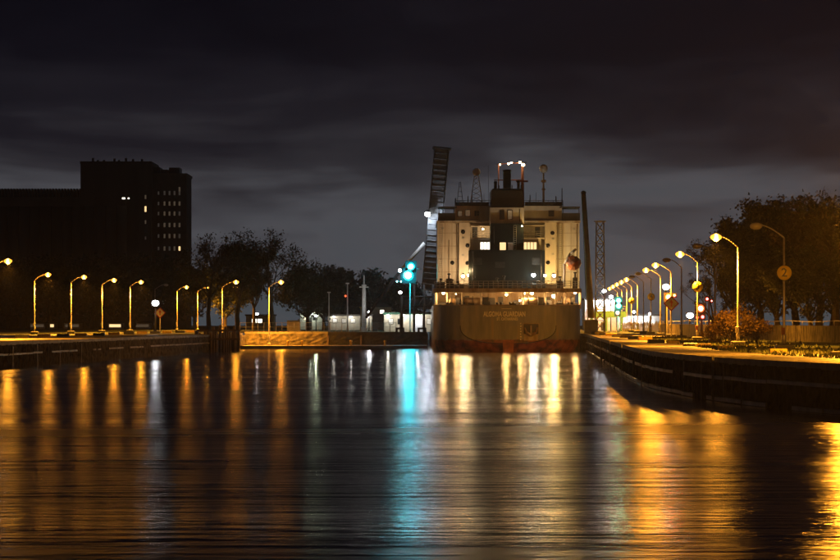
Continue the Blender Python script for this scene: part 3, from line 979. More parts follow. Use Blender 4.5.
# small signal mast, whip aerials
m = MB()
c = P(460, 182, 521); zb = PZ(206, 521)
for s in (-1, 1):
    m.tube((c.x + s * 0.55, 521, zb), (c.x + s * .08, 521, c.z), 0.05, n=5)
for k in range(5):
    zt = zb + (c.z - zb) * k / 5; w = 0.55 - 0.09 * k
    m.tube((c.x - w, 521, zt), (c.x + w, 521, zt), 0.035, n=4)
m.build('signal_mast', 'dark_steel', ship)
for x, y, r_ in ((488.5, 165, .03), (562, 188, .09), (472, 190, .06), (484, 194, .05), (530, 195, .10), (536, 192, .04), (455.5, 198, .12), (468, 196, .1), (556, 196, .12)):
    MB().tube(P(x, 206, 521), P(x, y, 521), r_, r_ * 0.7, 6).build('aerial', 'dark_steel', ship)
# main mast with yards and the masthead lamps, forward of the funnel
MD = 527
mm = MB()
mm.tube(P(522.5, 207, MD), P(522.5, 166, MD), 0.32, 0.2, 8)
mm.box(PX(516, MD), PX(528, MD), MD - 0.6, MD + 0.6, PZ(182, MD), PZ(180.5, MD))
mm.tube(P(494, 180, MD), P(522, 180, MD), 0.10, n=6)
mm.tube(P(498.5, 206, MD), P(498.5, 164, MD), 0.12, 0.08, 6)
mm.tube(P(496.5, 164.2, MD), P(527, 162.2, MD), 0.06, n=6)
main = mm.build('main_mast', 'rust_red', ship)
def lamp_fix(x, y, d, r_, m, parent, c, pw, off=(0, -0.45, -0.1)):
    o = MB()
    p = P(x, y, d)
    o.ball(p, r_, r_, r_, 10, 6)
    f = o.build('deck_lamp', m, parent)
    hd = MB().lathe([(r_ * 1.15, 0), (r_ * 1.15, 0.06), (r_ * 0.5, r_ * 0.9)], p + Vector((0, 0, r_ * 0.6)), 10)
    hd.build('lamp_hood', 'dark_steel', f)
    if pw:
        light('deck_light', p + Vector(off), c, pw * 1.5, f, 0.12)
for x, y, r_, pw in ((500, 164.5, .14, 14), (508.5, 163.5, .2, 22), (511.5, 162.6, .16, 0), (520, 162.3, .22, 26), (523, 164.6, .3, 0)):
    lamp_fix(x, y, MD, r_, 'lens_warm', ship, WARM, pw)
# deck lighting
lamp_fix(463, 276, 513.5, .30, 'lens_warm', ship, WARM, 900, (0, -3.4, .6))
lamp_fix(468.5, 275, 513.0, .24, 'lens_warm', ship, WARM, 300, (0, -3.4, .6))
lamp_fix(545, 275.5, 509.2, .24, 'lens_warm', ship, WARM, 300, (0, -3.4, .6))
lamp_fix(554, 275.5, 513.5, .30, 'lens_warm', ship, (1, .62, .18), 1100, (0, -3.4, .6))
lamp_fix(533.5, 275, 509.2, .32, 'lens_white', ship, (0.9, 1, .85), 400, (0, -3.4, .6))
lamp_fix(483, 229, DH, .16, 'lens_warm', ship, WARM, 60)
lamp_fix(522, 226, 511, .12, 'lens_warm', ship, (1, .62, .18), 90, (0.6, -.5, -.3))
for x, y, r_, pw, m in ((443.5, 292.8, .26, 260, 'lens_warm'), (456, 294, .1, 60, 'lens_warm'), (506.5, 294.5, .24, 220, 'lens_orange_w'), (524, 293.2, .22, 200, 'lens_warm'), (532, 293.2, .26, 260, 'lens_warm'),
                     (554, 296, .36, 520, 'lens_warm'), (575, 292.8, .2, 200, 'lens_warm'), (520, 300.5, .17, 80, 'lens_warm')):
    if m == 'lens_orange_w':
        emat('lens_orange_w', (1.0, 0.5, 0.15), 14)
    lamp_fix(x, y, 505 if y < 299 else 503, r_, m, ship, (1.0, 0.52, 0.16), pw * 1.7, (0, -0.5, -0.35))
# poop deck railing and deck gear
rl = MB()
prev = None
for k in range(31):
    xx = SX - 11.6 + 23.2 * k / 30
    e = max(0, abs(xx - SX) - 8) / 3.6
    yy = 502.3 + 2.9 * e * e
    rl.tube((xx, yy, top1), (xx, yy, top1 + 1.15), 0.045, n=5)
    if prev:
        for h in (0.4, 0.78, 1.15):
            rl.tube((prev[0], prev[1], top1 + h), (xx, yy, top1 + h), 0.04, n=5)
    prev = (xx, yy)
rl.build('railing', 'steel', ship)
for x, w, h in ((441, .7, 1.3), (449, .5, 2.0), (452, .3, 1.2), (458, 1.0, .9), (474, .4, 1.6), (497, .5, 1.4), (504, .25, 1.7), (516, .7, 1.0), (538, 1.2, 1.0), (560, .5, 1.6), (575, .4, 2.2)):
    d = 505.5
    b = MB().box(PX(x, d) - w, PX(x, d) + w, d - .4, d + .4, top1, top1 + h * 0.8, 0.08)
    b.tube((PX(x, d), d, top1 + h * .7), (PX(x, d), d, top1 + h * 1.1), 0.14, n=8)
    b.ball((PX(x, d), d, top1 + h * 1.15), .3, .3, .16, 8, 4)
    b.build('deck_vent', 'dark_steel', ship)
# rust-streaked bottom davit pillar for the lifeboat
dv = MB()
for dd in (507, 511):
    dv.path([P(564, 287, dd), P(564.5, 264, dd), P(570, 254, dd), P(576, 249, dd)], 0.2, 7)
dv.build('lifeboat_davit', 'cream', ship)
def ladder(x, ya, yb, d):
    l_ = MB()
    for s in (-.22, .22):
        l_.tube(P(x, ya, d) + Vector((s, 0, 0)), P(x, yb, d) + Vector((s, 0, 0)), .035, n=5)
    k = PZ(yb, d)
    while k < PZ(ya, d):
        l_.tube((PX(x, d) - .22, d, k), (PX(x, d) + .22, d, k), .025, n=4); k += .35
    l_.build('ladder', 'steel', ship)
ladder(441, 223, 287, 517.2); ladder(515, 225, 249, 510.9); ladder(560.5, 223, 287, 517.2); ladder(478, 206, 222, 516.7)
for x, ya, yb, r_, d in ((456.5, 224, 287, .07, 517.3), (557.8, 224, 287, .09, 517.3), (576.8, 224, 280, .06, 517.3), (473, 251, 287, .09, 509.6), (541, 251, 287, .09, 509.6), (494, 226, 249, .07, 511), (449, 240, 287, .05, 517.3), (519.8, 209, 222, .05, 512.3)):
    MB().tube(P(x, ya, d), P(x, yb, d), r_, n=6).build('pipe', 'rust_white' if d > 515 else 'dark_steel', ship)
for x, y, w_, h_, d in ((478, 258, 8, 7, 509.78), (536, 258, 8, 7, 509.78), (500, 262, 10, 6, 509.78)):
    lv = MB()
    for k in range(7):
        pbox(lv, x - w_ / 2, y + h_ * k / 7, x + w_ / 2, y + h_ * k / 7 + .55, d - .08, d)
    tag(lv.build('louvre', 'dark_steel', ship), kind='stuff')
for x, y in ((463, 238), (553, 239), (463, 255), (553, 254), (442.5, 228), (574, 229)):
    t_ = MB(); pbox(t_, x - 1.3, y - 1.0, x + 1.3, y + 1.0, (DH - .7) if 459 < x < 556 else DH + 1.38, (DH - .6) if 459 < x < 556 else DH + 1.5, .02); t_.build('junction_box', 'steel', ship)
for x in (451, 471, 487, 513, 541, 560, 576):
    e = abs(PX(x, 500) - SX)
    yb = 500 + (0 if e < 7.6 else 1.6 if e < 10 else 4.0)
    MB().box(PX(x, 500) - .5, PX(x, 500) + .5, yb - .16, yb + .5, DK - .02, DK + .34, .06).build('fairlead', 'dark_steel', ship)
for k in range(7):
    z = 1.9 + .42 * k
    MB().box(SX + 1.9, SX + 2.05 + .06 * (k % 2), 499.965, 499.99, z, z + .2).build('draught_mark', 'letter_white', hl)
for x, y, w_, h_ in ((486, 322, .5, 1.5), (544, 318, .35, 2.2), (521, 313, .25, 1.4), (475, 314, .3, 2.0)):
    p_ = P(x, y, 499.98)
    MB().box(p_.x - w_ / 2, p_.x + w_ / 2, 499.975, 499.995, p_.z - h_, p_.z).build('patch_plate', 'hull', hl)
# lifeboat hangs in the davit: a thing of its own
lb = thing('lifeboat', 'dark orange enclosed lifeboat hanging in its davit on the ship stern', 'lifeboat', P(573.5, 263, 508))
c = wloc(lb)
secs = [(-3.4, 0.1), (-3.0, 0.7), (-2.0, 1.12), (0, 1.3), (2.0, 1.15), (3.0, 0.75), (3.4, 0.15)]
def boat(half):
    vs = []; M = 6
    for s, w in secs:
        for k in range(M):
            a = math.pi * k / (M - 1)
            vs.append((c.x + w * math.cos(a) * (1 if half < 0 else 0.93), c.y + s, c.z + half * w * (0.95 if half < 0 else 0.9) * math.sin(a)))
    fs = [(i * M + j, (i + 1) * M + j, (i + 1) * M + j + 1, i * M + j + 1) for i in range(len(secs) - 1) for j in range(M - 1)]
    return MB().add(vs, fs + [tuple(range(M)), tuple(range((len(secs) - 1) * M, len(secs) * M))], True)
def tilted(mb, ang=R(-28)):
    for v in mb.v:
        dx, dz = v.x - c.x, v.z - c.z
        v.x, v.z = c.x + dx * math.cos(ang) + dz * math.sin(ang), c.z - dx * math.sin(ang) + dz * math.cos(ang)
    mb.smooth = [False] * len(mb.smooth)
    return mb
tilted(boat(-1)).build('boat_hull', 'orange_boat', lb)
tilted(boat(1)).build('canopy', 'rust_red', lb)
tilted(MB().box(c.x - 0.4, c.x + 0.4, c.y - 3.0, c.y - 2.2, c.z + 0.55, c.z + 1.25, .1)).build('hatch', 'orange_boat', lb)
wv = MB()
for s in (-2.2, 2.2):
    wv.tube((c.x, c.y + s, c.z + 0.9), (c.x, c.y + s, c.z + 2.2), 0.05, n=5)
wv.build('fall_wire', 'dark_steel', lb)

# ------------------------------------------------------------------ raised bascule bridge leaf
bd = 600.0
bb = thing('bascule_bridge', 'raised steel bascule bridge leaf standing on end left of the ship', 'bridge', (PX(430, bd), bd, GZ))
pt, pb_ = P(441.5, 149, bd), P(428.5, 290, bd)
ax = (pt - pb_).normalized()
nx = Vector((ax.z, 0, -ax.x))          # across the leaf thickness
Ln = (pt - pb_).length
TH, WD = 1.22, 4.2
def lp(t, a, b):
    return pb_ + ax * (Ln * t) + nx * a + Vector((0, b, 0))
for b in (-WD, WD):
    g_ = MB()
    for a in (-TH, TH):
        g_.path([lp(0, a, b), lp(1, a, b)], 0.16, 4)
    g_.build('main_girder', 'bridge_steel', bb)
    for k in range(26):
        t0, t1 = k / 26, (k + 1) / 26
        w_ = MB()
        e = 0.05
        q = [lp(t0 + .003, -TH, b - e), lp(t0 + .003, TH, b - e), lp(t1 - .003, TH, b - e), lp(t1 - .003, -TH, b - e)]
        q += [v + Vector((0, 2 * e, 0)) for v in q]
        w_.add(q, [(3, 2, 1, 0), (4, 5, 6, 7), (0, 1, 5, 4), (1, 2, 6, 5), (2, 3, 7, 6), (3, 0, 4, 7)])
        w_.build('girder_panel', 'bridge_steel', bb)
st_ = MB()
for k in range(27):
    t = k / 26
    for b in (-WD - .12, WD + .12):
        st_.tube(lp(t, -TH, b), lp(t, TH, b), 0.09, n=4)
    st_.tube(lp(t, -TH, -WD), lp(t, -TH, WD), 0.14, n=4)
    st_.tube(lp(t, TH, -WD), lp(t, TH, WD), 0.14, n=4)
st_.build('floor_beams', 'bridge_steel', bb)
dkp = MB()
q = [lp(0, TH + .2, -WD), lp(1, TH + .2, -WD), lp(1, TH + .2, WD), lp(0, TH + .2, WD)]
q += [v + nx * 0.12 for v in q]
dkp.add(q, [(3, 2, 1, 0), (4, 5, 6, 7), (0, 1, 5, 4), (1, 2, 6, 5), (2, 3, 7, 6), (3, 0, 4, 7)])
dkp.build('road_deck', 'bridge_steel', bb)
hd = MB()
for a in (-TH, TH):
    hd.tube(lp(1.0, a * 1.25, -WD), lp(1.0, a * 1.25, WD), .2, n=6)
hd.tube(lp(1.0, -TH * 1.3, -WD), lp(1.0, TH * 1.5, -WD), .22, n=6)
hd.build('leaf_end', 'dark_steel', bb)
MB().tube(P(399.5, 272, bd - 5), P(424.5, 243, bd - 5), 0.33, n=8).build('operating_strut', 'white_paint', bb)
MB().tube(P(366, 318, bd - 5), P(399.5, 272, bd - 5), 0.25, n=8).build('operating_strut', 'dark_steel', bb)
tw = MB()
for x in (402, 414, 424, 433):
    for dd in (bd - 6, bd + 6):
        tw.tube((PX(x, bd), dd, GZ), (PX(x, bd), dd, PZ(285 if x > 410 else 296, bd)), 0.22, n=6)
for y in (297, 306, 313):
    for dd in (bd - 6, bd + 6):
        tw.tube((PX(402 + (y - 305) * .001, bd), bd - 6, PZ(y, bd)), (PX(402, bd), bd + 6, PZ(y, bd)), .15, n=5)
        tw.tube((PX(402, bd), dd, PZ(y, bd)), (PX(433, bd), dd, PZ(y, bd)), 0.2, n=6)
for xa, xb in ((402, 414), (414, 424), (424, 433)):
    tw.tube((PX(xa, bd), bd - 6, PZ(313, bd)), (PX(xb, bd), bd - 6, PZ(297, bd)), 0.12, n=5)
tw.build('support_frame', 'bridge_steel', bb)
mh = MB(); pbox(mh, 404, 299, 432, 309, bd - 5, bd + 5); mh.build('machinery_house', 'bridge_steel', bb)
# floodlight on the leaf
fl = thing('floodlight', 'very bright blue-white floodlight fixed beside the raised bridge leaf', 'floodlight', P(427.5, 214, bd - 5.5))
c = wloc(fl)
MB().ball(c, .52, .35, .52, 12, 8).build('lens', 'lens_white', fl)
MB().lathe([(0.6, 0.3), (0.62, 0.45), (0.3, 0.75)], c, 12).build('housing', 'dark_steel', fl)
MB().tube(c + Vector((0, 0, 0)), c + Vector((0.9, 0.9, 0.2)), 0.09, n=6).build('bracket', 'dark_steel', fl)
light('flood_light', c + Vector((-0.2, -.8, -.3)), COOL, 1800, fl, 0.25)

# ------------------------------------------------------------------ signals
def signal_mast(name, label, px, d, ytop, ybase, lenses, c, pw, arm=None, polem='white_paint'):
    root = thing(name, label, 'signal', (PX(px, d), d, GZ))
    MB().lathe([(0.22, GZ), (0.2, GZ + .5), (0.12, GZ + .6), (0.10, PZ(ytop, d))], (PX(px, d), d, 0), 8).build('pole', polem, root)
    if arm:
        MB().tube(P(arm[0], ytop + 1, d), P(arm[1], ytop + 1, d), 0.09, n=6).build('cross_arm', polem, root)
    for (x, y, r_, lm, on) in lenses:
        p = P(x, y, d)
        hs_ = MB().box(p.x - r_ * 1.5, p.x + r_ * 1.5, d - .12, d + .25, p.z - r_ * 1.5, p.z + r_ * 1.5, .04).build('signal_head', 'black_paint', root)
        ln = MB().lathe([(r_, 0), (r_ * .95, 0.06), (r_ * .55, 0.16), (0.02, .2)], n=14)
        for v in ln.v:
            v.x, v.y, v.z = p.x + v.x, d - 0.12 - v.z, p.z + v.y
        ln.build('lens', lm, hs_)
        co = MB().ball(p + Vector((0, -.26, 0)), r_ * .62, .16, r_ * .62, 12, 6)
        co.build('lens_core', lm + '_core', hs_)
        if on:
            light('signal_spill', p + Vector((0, -1.2, 0)), c, pw * on * .22, root, .2)
            beam('signal_light', p + Vector((0, -0.42, 0)), c, pw * on * 0.035, root, r_ * 1.6, 3)
    return root
signal_mast('canal_signal', 'tall white signal mast with glowing cyan lamps left of the ship', 410, 575, 268, 335,
            [(411, 266.5, .7, 'lens_cyan', .5), (408.2, 275.5, .95, 'lens_cyan', 1.0), (400, 270.5, .3, 'lens_white', 0), (397, 281.5, .18, 'lens_cyan', 0), (401, 281.5, .18, 'lens_cyan', 0)], CYAN, 5200, (399, 421))
signal_mast('canal_signal', 'green canal signal at the lock entrance behind the far right lamps', 618, 600, 298, 335,
            [(618.5, 300.5, .5, 'lens_green', .6), (618.5, 306, .5, 'lens_green', .5), (617.5, 313, .4, 'lens_orange', .08)], GRN, 3200)
signal_mast('road_signal', 'red road signal behind the plate 3 lamp', 701.5, 380, 303, 340,
            [(700.5, 308.5, .46, 'lens_orange', 1.0), (697.2, 317.5, .2, 'lens_red', 0), (702.5, 317, .24, 'lens_red', .3)], (1, .12, .04), 160, None, 'dark_steel')
signal_mast('road_signal', 'faint red signal high beside the unlit dark lamp on the right', 709, 380, 296, 340,
            [(707, 299, .2, 'lens_red', .5), (711.5, 301, .13, 'lens_red', 0)], REDL, 90, None, 'dark_steel')
def diamond(px, py, d, w, label, backlight=None):
    root = thing('diamond_sign', label, 'sign', (PX(px, d), d, GZ))
    p = P(px, py, d)
    MB().tube((p.x, d + .12, GZ), (p.x, d + .12, p.z), 0.09, n=8).build('post', 'white_paint', root)
    def dia(r_, y0, y1, m, nm, parent):
        return MB().prism([(p.x - r_, p.z), (p.x, p.z - r_), (p.x + r_, p.z), (p.x, p.z + r_)], y0, y1).build(nm, m, parent)
    bo = dia(w, d - .02, d + .03, 'red_paint', 'sign_board', root)
    dia(w * 0.80, d - .035, d - .023, 'white_paint', 'sign_face', bo)
    ar = MB()
    ar.prism([(p.x - .09 * w, p.z - .42 * w), (p.x + .09 * w, p.z - .42 * w), (p.x + .09 * w, p.z + .05 * w), (p.x - .09 * w, p.z + .05 * w)], d - .05, d - .038)
    ar.prism([(p.x - .26 * w, p.z + .05 * w), (p.x + .26 * w, p.z + .05 * w), (p.x, p.z + .5 * w)], d - .05, d - .038)
    ar.build('arrow', 'red_paint', bo)
    return root
signal_mast('warning_light', 'bright red warning lamp just above the right diamond sign', 667, 424, 296, 340,
            [(668.5, 297.3, .42, 'lens_red', 1.0), (674.5, 295.5, .2, 'lens_red', .3)], REDL, 700, None, 'dark_steel')
diamond(160, 312.8, 556, 1.0, 'red-edged white diamond sign under the white floodlight on left quay')
diamond(671.3, 303.5, 415, 1.05, 'red-edged diamond sign on a post among the right quay lamps')
def flood_pole(px, py, d, label, r_, pw, c=(0.95, .97, 1.0), lm='lens_white', polem='dark_steel', pt=0):
    root = thing('floodlight_pole', label, 'floodlight', (PX(px, d), d, GZ))
    p = P(px, py, d)
    MB().tube((p.x, d + .5, GZ), (p.x, d + .5, p.z + .2), 0.13, .09, 8).build('pole', polem, root)
    hs_ = MB().box(p.x - r_ * 1.15, p.x + r_ * 1.15, d - r_ * .25, d + r_ * .45, p.z - r_ * .9, p.z + r_ * .95, r_ * .15).build('housing', 'dark_steel', root)
    MB().ball(p + Vector((0, -r_ * .25, 0)), r_ * 1.0, r_ * .35, r_ * .8, 14, 8).build('lens', lm, hs_)
    MB().tube(p + Vector((0, .0, r_ * .8)), p + Vector((0, .5, .1)), .06, n=6).build('bracket', 'dark_steel', root)
    if pw:
        beam('flood_light', p + Vector((0, -r_ * .7 - .05, 0)), c, pw * 0.022, root, r_ * 1.6, 8)
    if pt:
        light('spill_light', p + Vector((0, -r_ - .6, .3)), c, pt, root, .2)
    return root
flood_pole(155.5, 303.2, 549, 'white floodlight on a short pole above the left diamond sign', .6, 300, pt=70)
flood_pole(-9, 290, 520, 'white floodlight just outside the left edge of the picture', .5, 1600)
flood_pole(666, 287, 440, 'white floodlight right of the plate 4 lamp, above the red diamond sign', .5, 1500)
flood_pole(690, 315.5, 460, 'low white floodlight behind the plate 3 lamp', .5, 900)
flood_pole(604, 291, 640, 'tall white floodlight in front of the lattice tower', .45, 1500)
flood_pole(597, 303, 660, 'white floodlight over the green lock beam', .45, 1300)
flood_pole(611, 297, 680, 'white floodlight left of the green signal', .45, 1500)
flood_pole(634, 312, 640, 'white floodlight lighting the pale boards behind the lamps', .3, 900)
flood_pole(650, 314, 610, 'white floodlight behind the plate 4 lamp', .3, 800)
flood_pole(400.3, 292.5, 590, 'small white floodlight low beside the cyan signal mast', .32, 900)
flood_pole(435.2, 291, 600, 'white floodlight close to the left side of the ship', .5, 1800)
flood_pole(369, 312, 632, 'low floodlight lighting the pale column', .22, 400, pt=900)
flood_pole(588, 284, 640, 'small white lamp close to the right side of the ship', .3, 600)
flood_pole(727, 263.5, 400, 'tiny white lamp on a thin dark pole left of the dark trees', .12, 30, polem='dark_steel')
flood_pole(795.5, 285, 420, 'tiny white lamp shining among the dark right trees', .12, 20, polem='dark_steel')
flood_pole(316, 316, 684, 'low white lamp lighting the broad leafy tree green', .25, 300, (.85, 1, .6), pt=350)
flood_pole(257, 314, 760, 'white lamp low behind the tree trunks on the left', .35, 500)

# ------------------------------------------------------------------ lock buildings
def building(name, label, cat, xa, ya, xb, d, dep, wm, roofm, wins=(), door=None, gable=False, lamps=(), lc=(1.0, .93, .78)):
    root = thing(name, label, cat, (PX((xa + xb) / 2, d), d, GZ))
    X0, X1, Z1 = PX(xa, d), PX(xb, d), PZ(ya, d)
    MB().box(X0, X1, d, d + dep, GZ, Z1).build('wall', wm, root)
    if gable:
        rz = Z1 + (X1 - X0) * 0.28
        MB().add([(X0 - .4, d - .4, Z1 - .05), (X1 + .4, d - .4, Z1 - .05), ((X0 + X1) / 2, d - .4, rz), (X0 - .4, d + dep + .4, Z1 - .05), (X1 + .4, d + dep + .4, Z1 - .05), ((X0 + X1) / 2, d + dep + .4, rz)],
                 [(0, 1, 2), (3, 5, 4), (0, 2, 5, 3), (1, 4, 5, 2), (0, 3, 4, 1)]).build('roof', roofm, root)
    else:
        MB().box(X0 - .25, X1 + .25, d - .3, d + dep + .25, Z1 + 0.003, Z1 + .4).build('roof', roofm, root)
    for (a, t, b, bt, m) in wins:
        w = MB(); pbox(w, a - .4, t - .4, b + .4, bt + .4, d - .05, d + .02); f = w.build('window', 'dark_steel', root)
        w = MB(); pbox(w, a, t, b, bt, d - .07, d - .052); w.build('pane', m, f)
    if door:
        a, t, b, m = door
        w = MB().box(PX(a, d), PX(b, d), d - .08, d + .03, GZ + .01, PZ(t, d)).build('door', m, root)
        MB().ball((PX(b - .8, d), d - .13, GZ + 1.1), .07, n=8, m=4).build('handle', 'dark_steel', w)
    for lx, pw in lamps:  # lamps added under the eaves to brighten the facade
        p = Vector((PX(lx, d), d - .55, Z1 - .15))
        f = MB().box(p.x - .25, p.x + .25, d - .6, d, Z1 - .1, Z1 - .02).build('added_wall_lamp', 'dark_steel', root)
        MB().ball(p, .22, .2, .13, 10, 6).build('lens', 'lens_white', f)
        light('facade_fill_light', p + Vector((0, -1.0, -.35)), lc, pw, f, .15)
    return root
building('lock_office', 'pale stone lock office with a bluish door under the cyan signal', 'building', 384, 314.5, 436, 625, 9, 'stone_pale', 'green_steel',
         [(389, 319, 393, 324, 'window_dim'), (398, 319, 402, 324, 'glass_dark'), (427, 319, 431, 324, 'window_dim')], (413, 318, 422.5, 'door_blue'), lamps=((388, 130), (404, 160), (418, 330), (432, 180)))
building('lock_house', 'pale lit lock house behind the green beam right of the ship', 'building', 585, 300, 616, 705, 12, 'white_paint', 'roof',
         [(590, 306, 594, 311, 'window_white'), (599, 306, 603, 311, 'window_white'), (608, 306, 612, 311, 'window_white')], (601, 322, 605, 'dark_steel'), lamps=((588, 330), (597, 420), (606, 420), (613, 330)), lc=(.95, .97, 1))
building('shed', 'low pale shed with lit windows behind the far right lamps', 'shed', 619, 316, 661, 690, 8, 'white_paint', 'roof',
         [(623 + 7 * k, 320, 626.5 + 7 * k, 325, 'window_white' if k % 2 == 0 else 'window_dim') for k in range(5)], lamps=((623, 220), (635, 240), (648, 180)), lc=(.95, .97, 1))
building('house', 'small gabled house with one bright window left of the bridge strut', 'house', 371, 307, 391, 760, 9, 'stone_pale', 'roof', [(380, 310, 384, 313.5, 'window_white')], None, True)
building('house', 'low white house behind the floodlit rounded tree', 'house', 300, 312, 322, 770, 9, 'white_paint', 'roof', [(304, 316, 308, 320, 'window_lit'), (313, 316, 317, 320, 'glass_dark')], (309, 317, 312, 'dark_steel'), True, lamps=((311, 260),), lc=(.9, 1, .75))
building('shed', 'long low shed behind the pale column', 'shed', 328, 316, 372, 720, 8, 'stone_pale', 'roof', [(333 + 9 * k, 319, 337 + 9 * k, 323, 'window_dim') for k in range(4)], lamps=((334, 90), (351, 120), (368, 90)))
building('shed', 'low shed with a white lit panel behind the left tree trunks', 'shed', 246, 316, 274, 770, 8, 'rust_white', 'roof', [(252, 319, 262, 323, 'window_white')])
for k, (xa, xb, lb) in enumerate(((28, 45, 'low lit shed behind the first whole lamp of the left quay'), (49, 55, 'narrow lit hut right of the leftmost lit shed'), (64, 80, 'low lit shed behind the second whole left lamp'), (108, 122, 'low lit shed behind the third whole left lamp'), (133, 150, 'low lit shed left of the diamond sign'))):
    building('shed', lb, 'shed', xa, 323, xb, 800, 6, 'stone_pale', 'roof', [(xa + 1.2, 324.3, xb - 1.2, 327.2, 'window_lit' if k % 2 else 'window_dim')])
# green lock beam with railing
gb = thing('lock_walkway', 'green steel walkway beam across the lock head right of the ship', 'walkway', (PX(606, 660), 655, GZ))
w = MB(); pbox(w, 589, 311.5, 626, 317.5, 655, 657); w.build('beam', 'green_steel', gb)
for x in (592, 606, 622):
    MB().box(PX(x, 655) - .3, PX(x, 655) + .3, 655.2, 656.6, GZ, PZ(317.5, 655)).build('support_leg', 'green_steel', gb)
w = MB()
for k in range(10):
    x = 589 + 37 * k / 9
    w.tube(P(x, 311.5, 655), P(x, 306.5, 655), 0.05, n=5)
for y in (306.5, 309):
    w.tube(P(589, y, 655), P(626, y, 655), 0.05, n=5)
w.build('railing', 'white_paint', gb)
# white board fence behind the right lamps
wf = thing('board_fence', 'white floodlit board fence behind the far right lamps', 'fence', (PX(640, 630), 630, GZ))
for k in range(22):
    x = 622 + 2.0 * k
    MB().box(PX(x, 630), PX(x + 1.5, 630), 630, 630.06, GZ + .1, GZ + 1.9 + .15 * math.sin(k * 2.3)).build('board', 'white_paint', wf)
for z in (.5, 1.5):
    MB().box(PX(621, 630), PX(667, 630), 630.07, 630.15, GZ + z - .06, GZ + z + .06).build('rail', 'white_paint', wf)
# lattice tower
def lattice(name, label, cat, px, d, yt, w0, w1, m, n=9, lean=0):
    root = thing(name, label, cat, (PX(px, d), d, GZ))
    zt = PZ(yt, d); X = PX(px, d)
    cs = [(-1, -1), (1, -1), (1, 1), (-1, 1)]
    def q(i, t):
        w = w0 + (w1 - w0) * t
        return Vector((X + cs[i % 4][0] * w + lean * t, d + cs[i % 4][1] * w, GZ + (zt - GZ) * t))
    for i in range(4):
        MB().tube(q(i, 0), q(i, 1), 0.13, .1, 6).build('leg', m, root)
    br_ = MB()
    for k in range(n):
        for i in range(4):
            br_.tube(q(i, k / n), q(i + 1, (k + 1) / n), .07, n=4)
            br_.tube(q(i + 1, k / n), q(i, (k + 1) / n), .07, n=4)
            br_.tube(q(i, (k + 1) / n), q(i + 1, (k + 1) / n), .07, n=4)
    br_.build('bracing', m, root)
    MB().box(X - w1 * 1.5 + lean, X + w1 * 1.5 + lean, d - w1 * 1.5, d + w1 * 1.5, zt, zt + .25).build('platform', m, root)
    return root
lattice('lattice_tower', 'pale steel lattice tower right of the ship', 'tower', 600, 640, 222, 1.0, 0.75, 'white_paint', 10)
cb = thing('crane_boom', 'tall yellowish crane boom leaning beside the right side of the ship', 'crane', P(591, 330, 560))
MB().box(cb.location.x - 1.2, cb.location.x + 1.2, 559, 561.5, GZ, GZ + 2.4, .2).build('crane_base', 'boom_yellow', cb)
bm_ = MB().tube(P(591, 318, 560), P(583.5, 194, 560), 0.62, 0.42, 4)
bm_.build('boom', 'boom_yellow', cb)
MB().ball(P(583.5, 193, 560), .5, .4, .45, 10, 6).build('boom_head', 'dark_steel', cb)
MB().tube(P(582.2, 194, 559.5), P(586.5, 318, 559.5), .06, n=5).build('hoist_cable', 'dark_steel', cb)
# white column and posts left of the bridge
wc = thing('signal_column', 'tall pale floodlit column standing on the lawn left of the bridge', 'column', (PX(364, 640), 640, GZ))
X = PX(364, 640)
MB().lathe([(.7, GZ), (.65, GZ + .8), (.46, GZ + 1.0), (.40, PZ(292, 640)), (.30, PZ(285, 640))], (X, 640, 0), 12).build('shaft', 'white_paint', wc)
MB().lathe([(.5, PZ(286, 640)), (.52, PZ(284.8, 640)), (.2, PZ(284.4, 640)), (.14, PZ(277, 640)), (.05, PZ(274.5, 640))], (X, 640, 0), 12).build('cap', 'white_paint', wc)
MB().box(X - .95, X + .95, 639.7, 640.3, PZ(287.5, 640), PZ(286.6, 640)).build('cross_piece', 'white_paint', wc)
for x, y, lb, m in ((347.5, 284, 'thin pale post with a red lamp left of the white column', 'white_paint'), (329, 293, 'short pale post at the edge of the dark wood', 'white_paint'), (393, 313, 'pale lamp post in front of the lock office', 'white_paint'), (361, 308, 'yellowish short post beside the white column', 'boom_yellow')):
    t = thing('post', lb, 'post', (PX(x, 650), 650, GZ))
    MB().lathe([(.22, GZ), (.2, GZ + .6), (.14, GZ + .7), (.12, PZ(y, 650))], (PX(x, 650), 650, 0), 8).build('shaft', m, t)
    MB().box(PX(x, 650) - .35, PX(x, 650) + .35, 649.8, 650.2, PZ(y, 650), PZ(y, 650) + .25).build('cap', m, t)
    if x == 347.5:
        MB().ball(P(345.5, 296, 649.5), .22, n=8, m=6).build('red_lamp', 'lens_orange', t)
# fence along the far quay
fe = thing('wire_fence', 'thin post and rail fence along the lawn above the far stone wall', 'fence', (PX(320, 580), 580, GZ))
for k in range(27):
    x = 240 + 6.0 * k
    MB().tube((PX(x, 580), 580, GZ), (PX(x, 580), 580, GZ + 1.9), .05, n=6).build('fence_post', 'galvanised', fe)
for z in (.25, 1.05, 1.85):
    MB().tube((PX(240, 580), 580, GZ + z), (PX(396, 580), 580, GZ + z), .03, n=5).build('fence_rail', 'galvanised', fe)
ub = thing('utility_cabinet', 'pale grey utility cabinet on the lawn above the orange wall', 'cabinet', (PX(293, 590), 590, GZ))
MB().box(PX(287, 590), PX(300, 590), 589.5, 591, GZ, GZ + 2.3, .06).build('cabinet_body', 'stone_pale', ub)
for k in range(3):
    MB().box(PX(287.5 + 4.2 * k, 590), PX(291 + 4.2 * k, 590), 589.44, 589.49, GZ + .2, GZ + 2.0).build('cabinet_door', 'galvanised', ub)
